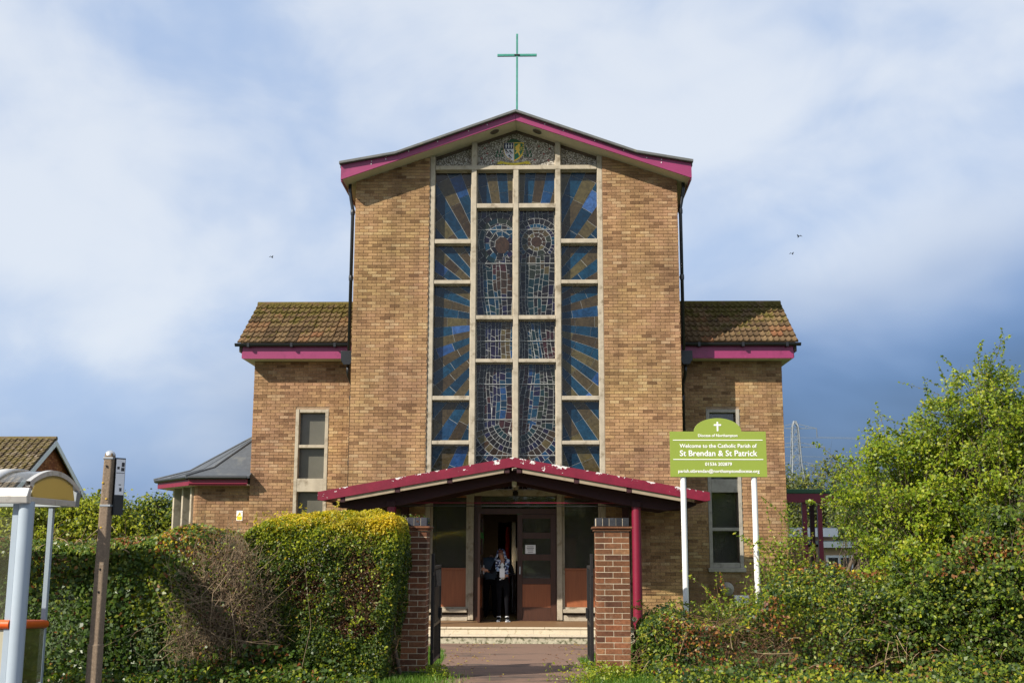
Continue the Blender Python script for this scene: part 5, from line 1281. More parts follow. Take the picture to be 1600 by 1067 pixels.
        m = MB(); m.box((x-.046-sx*.0, -.17, .0), (x+.046+sx*.02, .05, .014)); link('sole', m.mesh('sole'), p, ('white_trim',))
        m = MB(); m.lathe((x-sx*.012, .02, .085), [(.048, 0), (.046, .035)], 12); link('sock', m.mesh('sock'), p, ('white_trim',))
    pa = empty('paper_leaflet', (-.285, -.385, 1.35), 'white leaflet held by the person in the doorway', 'leaflet')
    q = MB((-.285, -.385, 1.35)); V = [Vector((-.345+.115*i/3, -.392+.006*math.sin(i), 1.30+.20*j)) for j in (0, 1) for i in range(4)]
    q.add(V, [(i, i+1, i+5, i+4) for i in range(3)]); o = q.build('sheet', 'paper', pa); o.modifiers.new('s', 'SOLIDIFY').thickness = .002
woman()
def man():
    p = empty('person', (-.60, .70, .312), 'person in a slate blue top and dark trousers, half hidden behind the open door', 'person')
    J = dict(pelvis=((0, 0, .92), (.155, .115)), waist=((0, .03, 1.07), (.145, .105)), chest=((0, .12, 1.27), (.170, .115)), neckb=((0, .25, 1.37), (.085, .075)), neck=((0, .33, 1.39), (.052, .052)), jaw=((0, .41, 1.37), (.060, .066)), head=((0, .47, 1.41), (.078, .090)), crown=((0, .51, 1.46), (.055, .065)),
             hl=((.09, 0, .86), (.095, .1)), hr=((-.09, 0, .86), (.095, .1)), kl=((.10, -.01, .49), (.062, .065)), kr=((-.10, -.01, .49), (.062, .065)), al=((.10, 0, .10), (.045, .045)), ar=((-.10, 0, .10), (.045, .045)), tl=((.12, .13, .05), (.04, .03)), tr=((-.12, .13, .05), (.04, .03)),
             sl=((.18, .15, 1.35), (.075, .07)), el=((.25, .18, 1.08), (.055, .055)), lwrist=((.20, .34, .95), (.03, .028)), sr=((-.18, .15, 1.35), (.075, .07)), er=((-.25, .18, 1.08), (.055, .055)), rwrist=((-.20, .34, .95), (.03, .028)))
    E_ = [('pelvis', 'waist'), ('waist', 'chest'), ('chest', 'neckb'), ('neckb', 'neck'), ('neck', 'jaw'), ('jaw', 'head'), ('head', 'crown'), ('pelvis', 'hl'), ('pelvis', 'hr'), ('hl', 'kl'), ('hr', 'kr'), ('kl', 'al'), ('kr', 'ar'), ('al', 'tl'), ('ar', 'tr'), ('chest', 'sl'), ('chest', 'sr'), ('sl', 'el'), ('el', 'lwrist'), ('sr', 'er'), ('er', 'rwrist')]
    hand(J, E_, 'l', (.20, .34, .95), (.18, .42, .88), (-1, 0, 0)); hand(J, E_, 'r', (-.20, .34, .95), (-.18, .42, .88), (1, 0, 0))
    def pick(c):
        if c.y > .36 and c.z > 1.2: return 0
        if c.y > .33 and c.z < 1.0 and c.z > .7: return 0
        return 1 if c.z > .93 else 2
    skin_body('body', J, E_, ('skin', 'slate_cloth', 'black_cloth'), pick, p)
    m = MB(); m.lathe((0, .49, 1.42), [(.083, -.05), (.088, 0), (.07, .045), (.0, .07)], 14); o = link('hair', m.mesh('hair'), p, ('twig_brown',)); smooth_by_angle(o, 60)
man()
# ------------------------------------------------------------------ plants
NR = np.random.default_rng(21)
_PH = NR.uniform(0, 6.28, (8, 3)); _KV = NR.normal(0, 1, (8, 3))
def vn(P, f):   # cheap smooth noise about -1..1
    s = np.zeros(len(P))
    for k in range(8): s += np.sin((P*f*(1+.35*k/8)) @ _KV[k]*1.3+_PH[k, 0])
    return s/3.2
def leaf_mesh(name, P, Nn, size, mi, mats, parent, asp=.55, rand=.9, fold=.16, sv=.35):
    n = len(P); r_ = NR.normal(0, 1, (n, 3)); nn = Nn+rand*r_/np.linalg.norm(r_, axis=1)[:, None]; nn /= np.linalg.norm(nn, axis=1)[:, None]+1e-9
    t = NR.normal(0, 1, (n, 3)); t[:, 2] += .25; t -= nn*(t*nn).sum(1)[:, None]; t /= np.linalg.norm(t, axis=1)[:, None]+1e-9; b = np.cross(nn, t)
    s = (np.asarray(size)*NR.uniform(1-sv, 1+sv, n))[:, None] if np.ndim(size) == 0 else (size*NR.uniform(1-sv, 1+sv, n))[:, None]
    V = np.empty((n, 4, 3)); o_ = np.array(pworld(parent)) if parent else np.zeros(3)
    P = P-o_
    V[:, 0] = P-t*s*.5; V[:, 1] = P+b*s*asp*.5+nn*s*fold+t*s*.06; V[:, 2] = P+t*s*.5; V[:, 3] = P-b*s*asp*.5+nn*s*fold+t*s*.06
    me = big_mesh(name, V.reshape(-1, 3), np.arange(n*4).reshape(n, 4), mi)
    o = link(name, me, parent, mats); return o
def twigs_mesh(name, A, B, r0, mat, parent, segs=3, bend=.15, droop=0, sides=3):
    """bent tapering twigs from A to B (n,3)"""
    n = len(A); L_ = np.linalg.norm(B-A, axis=1)[:, None]; ts = np.linspace(0, 1, segs+1)
    off = NR.normal(0, 1, (n, 3))*L_*bend; pts = np.stack([A+(B-A)*t+off*math.sin(math.pi*t)+np.array([0, 0, -1])*droop*L_*t*t for t in ts], 1)
    d = (B-A)/(L_+1e-9); u = np.cross(d, np.array([.3, .2, .9])); u /= np.linalg.norm(u, axis=1)[:, None]+1e-9; w = np.cross(d, u)
    r0 = np.broadcast_to(np.asarray(r0, float), (n,))[:, None]; V = np.empty((n, segs+1, sides, 3))
    for i, t in enumerate(ts):
        for k in range(sides):
            a = 2*math.pi*k/sides; V[:, i, k] = pts[:, i]+(u*math.cos(a)+w*math.sin(a))*r0*(1-.75*t)
    idx = np.arange(n*(segs+1)*sides).reshape(n, segs+1, sides); F = []
    for i in range(segs):
        for k in range(sides): F.append(np.stack([idx[:, i, k], idx[:, i, (k+1) % sides], idx[:, i+1, (k+1) % sides], idx[:, i+1, k]], 1))
    F = np.concatenate(F); o_ = np.array(pworld(parent)) if parent else np.zeros(3)
    me = big_mesh(name, V.reshape(-1, 3)-o_, F); o = link(name, me, parent, (mat,)); o['kind'] = 'stuff'; return o, pts
def box_shell(n, lo, hi, faces, depth=.12, rnd_=.25):
    """points in a noisy rounded box skin; faces: dict axis-sign -> weight"""
    lo = np.array(lo); hi = np.array(hi); ks = list(faces); w = np.array([faces[k] for k in ks], float); w /= w.sum()
    ch = NR.choice(len(ks), n, p=w); P = lo+(hi-lo)*NR.random((n, 3)); Nn = np.zeros((n, 3))
    for i, k in enumerate(ks):
        ax = 'xyz'.index(k[0]); s = 1 if k[1] == '+' else -1; m = ch == i; dd = NR.exponential(depth, m.sum())
        P[m, ax] = (hi[ax]-dd) if s > 0 else (lo[ax]+dd); Nn[m, ax] = s
    c = (lo+hi)/2; h = (hi-lo)/2
    # round the corners
    q = (P-c)/h; e = np.maximum(np.abs(q)-(1-rnd_/h), 0)*h/rnd_; ln = np.linalg.norm(e, axis=1); f = np.where(ln > 1, 1/np.maximum(ln, 1e-6), 1)
    inner = np.clip(q, -(1-rnd_/h), 1-rnd_/h)*h; P = c+inner+(P-c-inner)*f[:, None]
    Nn = Nn+np.sign(q)*e*1.2; Nn /= np.linalg.norm(Nn, axis=1)[:, None]+1e-9
    Nn = Nn+np.array([-.35, -.25, .45]); Nn /= np.linalg.norm(Nn, axis=1)[:, None]
    return P, Nn
def crown_pts(ells, nclump, per, spread, shell=.55):
    """clumped points in a union of ellipsoids ((c),(r))"""
    vol = np.array([e[1][0]*e[1][1]*e[1][2] for e in ells])**.8; ws = vol/vol.sum(); C = []; D = []
    for i in NR.choice(len(ells), nclump, p=ws):
        d = NR.normal(0, 1, 3); d /= np.linalg.norm(d); r_ = shell+(1-shell)*NR.random()**.7; r_ *= 1+.16*NR.normal()*.7
        C.append(np.array(ells[i][0])+d*np.array(ells[i][1])*r_); D.append(d)
    C = np.array(C); D = np.array(D); k = np.repeat(np.arange(nclump), per)
    g = NR.normal(0, 1, (len(k), 3)); sp = spread*NR.uniform(.6, 1.3, nclump)[k]
    P = C[k]+g*sp[:, None]*np.array([1, 1, .75]); Nn = D[k]*.5+np.array([-.45, -.40, .75])+g*.22
    Nn /= np.linalg.norm(Nn, axis=1)[:, None]; return P, Nn, C
def plant(name, loc, label, cat, group=None): return empty(name, loc, label, cat, group)
GA = lambda y: gz(y)
def privet():
    h = plant('privet_hedge', (-2.15, -11.9, .33), 'clipped green privet hedge with golden top beside the left gate pier', 'hedge')
    P, Nn = box_shell(125000, (-3.15, -12.45, .30), (-1.17, -11.25, 2.34), {'y-': 4, 'x+': 2.2, 'z+': 2.6, 'x-': .8, 'y+': 1.0}, .095, .15)
    P += Nn*(vn(P, 2.2)*.055+vn(P, 6)*.045+vn(P, 13)*.02)[:, None]
    P[:, 0] -= np.clip(1.6-P[:, 2], 0, 2)*.13*np.clip((P[:, 0]+2.2), 0, 1)      # the flank leans in towards the foot
    P[:, 2] += np.clip((P[:, 2]-2.0)/.3, 0, 1)*(.04*vn(P, 1.7)-.10*np.clip((-2.55-P[:, 0])/.6, 0, 1))
    bare = (((P[:, 0]+2.36)/.26)**2+((P[:, 2]-1.47)/.26)**2 < 1)|(((P[:, 0]+1.67)/.26)**2+((P[:, 2]-1.52)/.42)**2 < 1)|(((P[:, 0]+1.75)/.30)**2+((P[:, 2]-1.02)/.16)**2 < 1)
    bare &= P[:, 1] < -11.9
    keep = ~(bare & (NR.random(len(P)) < .86)); P, Nn, bare = P[keep], Nn[keep], bare[keep]
    keep = (P[:, 2] > .36) & ~((vn(P, 3.1)+.45*vn(P, 9) < -.85) & (NR.random(len(P)) < .62)); P, Nn = P[keep], Nn[keep]
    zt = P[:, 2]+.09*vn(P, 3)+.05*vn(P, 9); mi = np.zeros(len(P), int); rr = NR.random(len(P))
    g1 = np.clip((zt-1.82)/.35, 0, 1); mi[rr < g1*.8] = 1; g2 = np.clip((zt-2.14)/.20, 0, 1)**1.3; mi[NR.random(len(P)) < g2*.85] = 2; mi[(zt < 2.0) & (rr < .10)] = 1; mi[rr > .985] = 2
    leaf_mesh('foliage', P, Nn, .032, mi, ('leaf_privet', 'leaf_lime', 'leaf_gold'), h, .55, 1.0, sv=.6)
    # sprigs above the clipped top
    n = 240; A = np.stack([NR.uniform(-3.1, -1.25, n), NR.uniform(-12.4, -11.5, n), NR.uniform(2.15, 2.3, n)], 1); A[:, 2] -= .10*np.clip((-2.55-A[:, 0])/.6, 0, 1)
    B = A+np.stack([NR.normal(0, .03, n), NR.normal(0, .03, n), NR.uniform(.08, .18, n)+(NR.random(n) < .12)*.12], 1)
    _, pts = twigs_mesh('sprig', A, B, .003, 'twig_pale', h, 3, .04); k = NR.integers(0, n, 5200); t = NR.random(5200)[:, None]
    Q = A[k]+(B[k]-A[k])*t+NR.normal(0, .012, (5200, 3)); leaf_mesh('sprig_leaves', Q, np.tile([0, -.3, .8], (5200, 1)), .034, np.where(NR.random(5200) < .8, 0, 1), ('leaf_gold', 'leaf_lime'), h)
    n = 90; A = np.stack([NR.uniform(-3.1, -1.3, n), np.full(n, -12.38), NR.uniform(.5, 2.2, n)], 1); B = A+np.stack([NR.normal(0, .07, n), -NR.uniform(.05, .14, n), NR.uniform(.02, .14, n)], 1)
    twigs_mesh('sprig', A, B, .003, 'twig_brown', h, 3, .06); k = NR.integers(0, n, 1300); Q = A[k]+(B[k]-A[k])*NR.random((1300, 1))+NR.normal(0, .014, (1300, 3)); leaf_mesh('sprig_leaves', Q, np.tile([-.3, -.5, .7], (1300, 1)), .038, np.where(NR.random(1300) < .7, 0, 1), ('leaf_lime', 'leaf_privet'), h)
    # dead twiggy patches and inner stems
    n = 5200; A = np.stack([NR.uniform(-3.0, -1.3, n), NR.uniform(-12.2, -11.7, n), NR.uniform(.35, 1.9, n)], 1); B = A+np.stack([NR.normal(0, .14, n), -NR.uniform(.03, .30, n), NR.normal(.08, .12, n)], 1); B[:, 1] = np.maximum(B[:, 1], -12.38)
    twigs_mesh('twigs', A, B, .0035, 'twig_brown', h, 3, .15)
    n = 7000; u = NR.normal(0, .42, (n, 2)); cs = np.array([(-2.36, 1.47, .27, .27), (-1.67, 1.52, .27, .42), (-1.75, 1.02, .3, .17)])[NR.integers(0, 3, n)]
    Q = np.stack([cs[:, 0]+u[:, 0]*cs[:, 2], NR.uniform(-12.36, -12.10, n), cs[:, 1]+u[:, 1]*cs[:, 3]], 1); leaf_mesh('dead_leaves', Q, np.tile([0, -1., .2], (n, 1)), .030, np.zeros(n), ('leaf_dead',), h)
    A = np.array([[-3+.3*i, -11.85+.06*(i % 3), .30] for i in range(7)]); B = A+np.array([[0, 0, 1.7]]*7); twigs_mesh('stems', A, B, .028, 'bark', h, 4, .05, 0, 6)
privet()
def ivy():
    h = plant('ivy_hedge', (-5.4, -12, .33), 'dark ivy and bramble hedge behind the bus shelter and bus stop', 'hedge')
    P, Nn = box_shell(52000, (-8.6, -12.45, .30), (-3.45, -11.3, 2.08), {'y-': 5.2, 'z+': 2.6, 'x+': .5}, .10, .3)
    dsp = vn(P, 1.3)*.10+vn(P, 3.5)*.07; P += Nn*dsp[:, None]; P[:, 2] += np.clip((P[:, 2]-1.6)/.4, 0, 1)*(.06*vn(P, 1.1)+.05)
    gap = (vn(P, 2.4)+.5*vn(P, 7) < -.45); keep = ~(gap & (NR.random(len(P)) < .7)) & (P[:, 2] > .36); P, Nn = P[keep], Nn[keep]
    rr = NR.random(len(P)); mi = np.zeros(len(P), int); top = P[:, 2]+.12*vn(P, 2)
    mi[(top > 1.75) & (rr < .55)] = 1; rust = (top > 1.62) & (vn(P, 1.6) > .15) & (P[:, 0] < -4.1); mi[rust & (rr < .42)] = 2
    yel = ((P[:, 0]+4.15)/.38)**2+((P[:, 2]-1.25)/.55)**2 < 1; mi[yel & (rr < .45)] = 3; gold = (P[:, 0] > -4.25) & (top > 1.85); mi[gold & (rr < .16)] = 4; mi[gold & (rr > .5) & (rr < .72)] = 2
    mi[(rr > .97)] = 2
    size = np.where(mi == 0, .062, .048); leaf_mesh('foliage', P, Nn, size, mi, ('leaf_ivy', 'leaf_bramble', 'leaf_rust', 'leaf_lime', 'leaf_gold'), h, .72, .8, .12)
    n = 2600; A = np.stack([NR.uniform(-8.4, -3.5, n), NR.uniform(-12.1, -11.4, n), NR.uniform(.4, 2.0, n)], 1); B = A+np.stack([NR.normal(0, .28, n), -NR.uniform(.0, .42, n), NR.normal(.05, .18, n)], 1)
    twigs_mesh('twigs', A, B, .005, 'twig_brown', h, 3, .2)
    A = np.stack([NR.uniform(-6.2, -3.6, 26), NR.uniform(-12.5, -12.2, 26), NR.uniform(1.8, 2.1, 26)], 1); B = A+np.stack([NR.normal(0, .35, 26), NR.normal(-.05, .1, 26), NR.normal(.03, .12, 26)], 1); twigs_mesh('canes', A, B, .008, 'twig_pale', h, 4, .2, 0, 4)
    A = np.stack([NR.uniform(-8.4, -3.5, 16), NR.uniform(-12, -11.6, 16), np.full(16, .3)], 1); twigs_mesh('stems', A, A+np.array([0, -.1, 1.5])+NR.normal(0, .1, (16, 3)), .03, 'bark', h, 4, .1, 0, 6)
ivy()
def dead_shrub():
    h = plant('dead_shrub', (-3.45, -12.2, .33), 'grey leafless dying shrub between the ivy and the privet hedge', 'shrub')
    n = 7500; d = NR.normal(0, 1, (n, 3)); d /= np.linalg.norm(d, axis=1)[:, None]; r_ = NR.random(n)**.45; C = np.array([-3.38, -12.32, 1.18]); Rr = np.array([.74, .50, .95])
    A = C+d*Rr*r_[:, None]; A[:, 2] = np.maximum(A[:, 2], .36); dirv = d*.5+NR.normal(0, .55, (n, 3))+np.array([0, -.15, .35]); B = A+dirv*NR.uniform(.06, .22, n)[:, None]
    twigs_mesh('twigs', A, B, NR.uniform(.0022, .0045, n), 'twig_grey', h, 3, .22)
    n = 500; A = C+NR.normal(0, 1, (n, 3))*np.array([.28, .16, .3])-np.array([0, 0, .3]); B = C+NR.normal(0, 1, (n, 3))*np.array([.42, .26, .5]); A[:, 2] = np.maximum(A[:, 2], .35); twigs_mesh('branches', A, B, .007, 'twig_grey', h, 4, .16)
    n = 60; A = np.stack([NR.normal(-3.5, .22, n), NR.uniform(-12.7, -12.4, n), np.full(n, .34)], 1); B = A+np.stack([NR.normal(.05, .15, n), NR.normal(0, .06, n), NR.uniform(.3, .95, n)], 1); twigs_mesh('dry_stalks', A, B, .006, 'twig_pale', h, 4, .08)
    P, Nn, _ = crown_pts([((-3.38, -12.32, 1.2), (.72, .48, .98))], 420, 18, .06, .55); k = P[:, 2] > .36; P, Nn = P[k], Nn[k]; rr = NR.random(len(P)); leaf_mesh('foliage', P, Nn, .036, np.where(rr < .45, 0, np.where(rr < .7, 1, 2)), ('leaf_dead', 'leaf_lime', 'leaf_privet'), h)
    n = 1500; Q = np.stack([NR.normal(-3.0, .3, n), NR.uniform(-12.75, -12.45, n), .36+NR.random(n)**1.5*.45], 1); leaf_mesh('foot_leaves', Q, np.tile([0, -.6, .6], (n, 1)), .06, np.where(NR.random(n) < .85, 0, 1), ('leaf_ivy', 'leaf_rust'), h, .7)
dead_shrub()
def bramble():
    h = plant('bramble_hedge', (4.2, -11.2, .33), 'low tangled bramble hedge below the parish sign', 'hedge')
    P, Nn = box_shell(30000, (1.82, -11.85, .28), (7.4, -10.6, 1.10), {'y-': 4, 'z+': 3, 'x-': .4}, .14, .3)
    dsp = vn(P, 1.5)*.17+vn(P, 4)*.12; P += Nn*dsp[:, None]; P[:, 2] += np.clip((P[:, 2]-.6)/.3, 0, 1)*np.clip((P[:, 0]-3.0)/2, 0, .4)
    dark = (((P[:, 0]-3.35)/.45)**2+((P[:, 2]-.72)/.24)**2 < 1) & (P[:, 1] < -11.2); keep = ~(dark & (NR.random(len(P)) < .85)) & (P[:, 2] > .36) & ~((vn(P, 2.6)+.5*vn(P, 6) < -.35) & (NR.random(len(P)) < .75)); P, Nn = P[keep], Nn[keep]
    rr = NR.random(len(P)); z = P[:, 2]+.1*vn(P, 3); mi = np.zeros(len(P), int); mi[(vn(P, 1.3) < .1) & (rr > .16) & (rr < .55)] = 4; mi[rr < .07] = 1; mi[(z > .8) & (rr < .16)] = 1; mi[(vn(P, 1.8) > .15) & (rr > .55)] = 2; mi[(rr > .98)] = 3; mi[(z < .62) & (rr < .4)] = 4
    leaf_mesh('foliage', P, Nn, .048, mi, ('leaf_bramble', 'leaf_lime', 'leaf_rust', 'leaf_gold', 'leaf_dark'), h, .7, .9)
    n = 3000; A = np.stack([NR.uniform(1.85, 8.2, n), NR.uniform(-11.75, -11.0, n), NR.uniform(.35, 1.05, n)], 1); B = A+np.stack([NR.normal(0, .25, n), NR.normal(-.06, .12, n), NR.normal(-.02, .16, n)], 1); twigs_mesh('twigs', A, B, .0045, 'twig_brown', h, 3, .25)
    n = 70; A = np.stack([NR.uniform(1.95, 6.5, n), NR.uniform(-12.0, -11.6, n), NR.uniform(.36, .95, n)], 1); B = A+np.stack([NR.normal(.05, .22, n), NR.normal(-.05, .1, n), NR.normal(-.10, .18, n)], 1); B[:, 2] = np.maximum(B[:, 2], .36); twigs_mesh('canes', A, B, .0042, 'twig_pale', h, 4, .14, 0, 4)
    # long shoots reaching over the wall
    n = 46; A = np.stack([NR.uniform(1.9, 4.6, n), NR.uniform(-11.4, -10.7, n), NR.uniform(.95, 1.15, n)], 1); B = A+np.stack([NR.normal(0, .32, n), NR.normal(0, .1, n), NR.uniform(.02, .35, n)], 1)
    _, pts = twigs_mesh('shoots', A, B, .004, 'twig_brown', h, 4, .15, .1); k = NR.integers(0, n, 1500); t = NR.random(1500); i = (t*3.99).astype(int); Q = pts[k, i]+(pts[k, i+1]-pts[k, i])*((t*3.99) % 1)[:, None]+NR.normal(0, .015, (1500, 3)); leaf_mesh('shoot_leaves', Q, np.tile([0, -.4, .8], (1500, 1)), .045, np.where(NR.random(1500) < .7, 0, 1), ('leaf_bramble', 'leaf_lime'), h)
    A = np.stack([NR.uniform(1.95, 8.2, 22), NR.uniform(-11.4, -11.0, 22), np.full(22, .3)], 1); twigs_mesh('stems', A, A+np.array([0, 0, .8])+NR.normal(0, .08, (22, 3)), .018, 'bark', h, 4, .1, 0, 5)
bramble()
def shrub(name, loc, label, ells, ncl, per, spread, size, mats, probs, shell=.5, cat='shrub', group=None, trunk=.03, shoots=0, sr=(.5, 1.0), bark='bark', stems=4, asp=.6, tw=.005):
    h = plant(name, loc, label, cat, group); base = np.array(loc)
    P, Nn, C = crown_pts(ells, ncl, per, spread, shell); gy = loc[2]; k = P[:, 2] > gy+.04; P, Nn = P[k], Nn[k]
    extra = []
    if shoots:
        i = NR.choice(len(ells), shoots); d = NR.normal(0, 1, (shoots, 3))+np.array([0, -.2, 1.1]); d[:, 2] = np.abs(d[:, 2]); d /= np.linalg.norm(d, axis=1)[:, None]
        A = np.array([ells[q][0] for q in i])+d*np.array([ells[q][1] for q in i])*.8; dv = d*.75+NR.normal(0, .35, (shoots, 3))+np.array([0, 0, .35]); dv /= np.linalg.norm(dv, axis=1)[:, None]; B = A+dv*NR.uniform(*sr, shoots)[:, None]
        _, pts = twigs_mesh('shoots', A, B, tw*1.3, bark, h, 5, .08, .10); m = shoots*46; q = NR.integers(0, shoots, m); t = NR.random(m)**.8*4.99; ii = t.astype(int)
        Q = pts[q, ii]+(pts[q, ii+1]-pts[q, ii])*(t % 1)[:, None]; Q += NR.normal(0, 1, (m, 3))*(.05*(1.15-t/5))[:, None]; P = np.concatenate([P, Q]); Nn = np.concatenate([Nn, np.tile([0, -.2, .9], (m, 1))])
    n = len(P); rr = NR.random(n)+.10*vn(P, 1.2); mi = np.zeros(n, int); acc = 0
    for j, p_ in enumerate(probs):
        acc += p_; mi[rr > acc] = min(j+1, len(mats)-1)
    if mats[-1] == 'leaf_rust':
        z_ = len(mats)-1; q = vn(P, 2.4)+.3*vn(P, 6); mi[(mi == z_) & (q < .75)] = 0; mi[(q > 1.15) & (NR.random(n) < .35)] = z_
    leaf_mesh('crown', P, Nn, size, mi, mats, h, asp)
    # trunk, limbs to the clumps
    tb = MB(tuple(base)); cs = np.array([e[0] for e in ells])
    st = []
    for s in range(stems):
        e = cs[s % len(cs)]; b = base+np.array([NR.normal(0, .12), NR.normal(0, .1), -.05]); st.append((b, e)); mid = b+(e-b)*.5+NR.normal(0, .1, 3)
        tb.tube([tuple(b), tuple(mid), tuple(e)], [trunk, trunk*.75, trunk*.4], 7)
    tb.build('trunk', bark, h, smooth=True)
    A = []
    for c in C:
        b, e = st[int(np.argmin([np.linalg.norm(np.cross(c-x[0], x[1]-x[0]))/np.linalg.norm(x[1]-x[0]) for x in st]))]; A.append(b+(e-b)*np.clip(NR.uniform(.35, 1.0), 0, 1))
    twigs_mesh('branches', np.array(A), C, tw*1.6, bark, h, 4, .10, -.05)
    n = len(C)*3; k = NR.integers(0, len(C), n); twigs_mesh('twigs', C[k]-NR.normal(0, spread*.6, (n, 3)), C[k]+NR.normal(0, spread*1.1, (n, 3)), tw*.7, bark, h, 2, .15)
    return h
def right_plants():
    gy = gz(-9.2)
    shrub('hawthorn_tree', (7.3, -9.0, gy), 'tall bright green hawthorn tree at the right edge, behind the brambles',
          [((7.35, -8.9, 3.15), (1.25, 1.15, 1.45)), ((6.15, -8.9, 2.55), (1.02, 1.0, 1.25)), ((8.5, -8.8, 2.9), (1.2, 1.1, 1.55)), ((7.3, -9.2, 1.5), (1.5, 1.0, 1.1)), ((7.75, -8.8, 3.9), (.75, .7, .85))],
          1050, 88, .105, .054, ('leaf_thorn', 'leaf_lime', 'leaf_bramble'), (.58, .28, .14), .45, 'tree', None, .07, 95, (.5, 1.15), 'bark', 7, .66, .0055)
    shrub('field_maple', (6.1, -11.2, .33), 'dense rounded green shrub at the lower right corner',
          [((5.65, -11.35, 1.05), (.70, .60, .80)), ((6.5, -11.2, 1.20), (.85, .7, 1.0)), ((7.3, -10.9, 1.5), (.9, .7, 1.2)), ((5.1, -11.3, .75), (.5, .5, .48)), ((6.0, -11.6, .65), (1.0, .35, .45))],
          620, 84, .090, .055, ('leaf_privet', 'leaf_bramble', 'leaf_thorn', 'leaf_rust'), (.50, .30, .18, .02), .5, 'shrub', None, .04, 24, (.3, .6), 'bark', 6, .75)
    shrub('rose_shrub', (4.1, -10.2, gz(-10.2)), 'loose green shrub with upright shoots in front of the right sign post',
          [((3.95, -10.35, 1.05), (.62, .42, .62)), ((4.55, -10.25, 1.15), (.55, .42, .60)), ((4.05, -10.2, 1.45), (.32, .32, .42)), ((4.2, -10.15, 1.95), (.20, .2, .35)), ((3.3, -10.4, .85), (.5, .4, .35))],
          270, 46, .10, .046, ('leaf_thorn', 'leaf_bramble', 'leaf_lime', 'leaf_rust'), (.42, .35, .20, .03), .45, 'shrub', None, .02, 30, (.35, .95), 'twig_brown', 5, .6)
    shrub('elder_shrub', (5.6, -6.2, gz(-6.2)), 'dark shaded tree low behind the hawthorn beside the church',
          [((6.5, -6.2, 2.6), (.55, .7, .9)), ((7.4, -6.0, 2.3), (.9, .7, 1.1)), ((7.2, -6.2, 1.3), (.8, .6, .7))], 300, 44, .13, .062, ('leaf_dark', 'leaf_ivy', 'leaf_bramble'), (.5, .3, .2), .45, 'tree', None, .05, 22, (.4, .9), 'bark', 5, .6)
    for i, (x, y, z, r_, lab) in enumerate(((12.2, 30, 3.6, 2.4, 'olive green background tree just right of the church corner'), (16.0, 32, 4.0, 2.9, 'olive green background tree seen behind the hawthorn'), (21.5, 33, 3.8, 3.0, 'background tree hidden mostly behind the hawthorn crown'))):
        shrub('background_tree', (x, y, 0), lab, [((x, y, z), (r_, r_*.8, r_*.85)), ((x+r_*.5, y-.4, z-.8), (r_*.8, r_*.7, r_*.7)), ((x-r_*.5, y, z-1.2), (r_*.7, r_*.7, r_*.7))], 240, 40, .32, .17, ('leaf_olive', 'leaf_far', 'leaf_dark'), (.6, .25, .15), .5, 'tree', 'trees behind the church on the right', .16, 30, (.5, 1.2), 'bark', 4, .6, .012)
right_plants()
def left_trees():
    for i, (x, y, z, r_, lab) in enumerate(((-18.6, 16, 2.2, 1.65, 'yellow-green background tree nearest the house'), (-16.1, 16.5, 2.45, 1.55, 'yellow-green background tree directly behind the bus stop post'), (-14.0, 17, 2.35, 1.5, 'green background tree beside the bay of the church'), (-21.5, 15.5, 2.0, 1.7, 'green background tree below the house roof'), (-12.2, 21, 2.0, 1.6, 'dark background tree half hidden by the bay of the church'))):
        shrub('background_tree', (x, y, 0), lab, [((x, y, z), (r_, r_*.8, r_*.9)), ((x+r_*.6, y-.5, z-.7), (r_*.8, r_*.6, r_*.7)), ((x-r_*.6, y-.3, z-.8), (r_*.8, r_*.6, r_*.7))], 420, 60, .20, .13, ('leaf_far', 'leaf_lime', 'leaf_dark') if i < 2 else ('leaf_far', 'leaf_bramble', 'leaf_dark'), (.55, .3, .15) if i < 2 else (.35, .35, .3), .55, 'tree', 'trees behind the hedge on the left', .10, 24, (.3, .7), 'bark', 4, .6, .010)
left_trees()
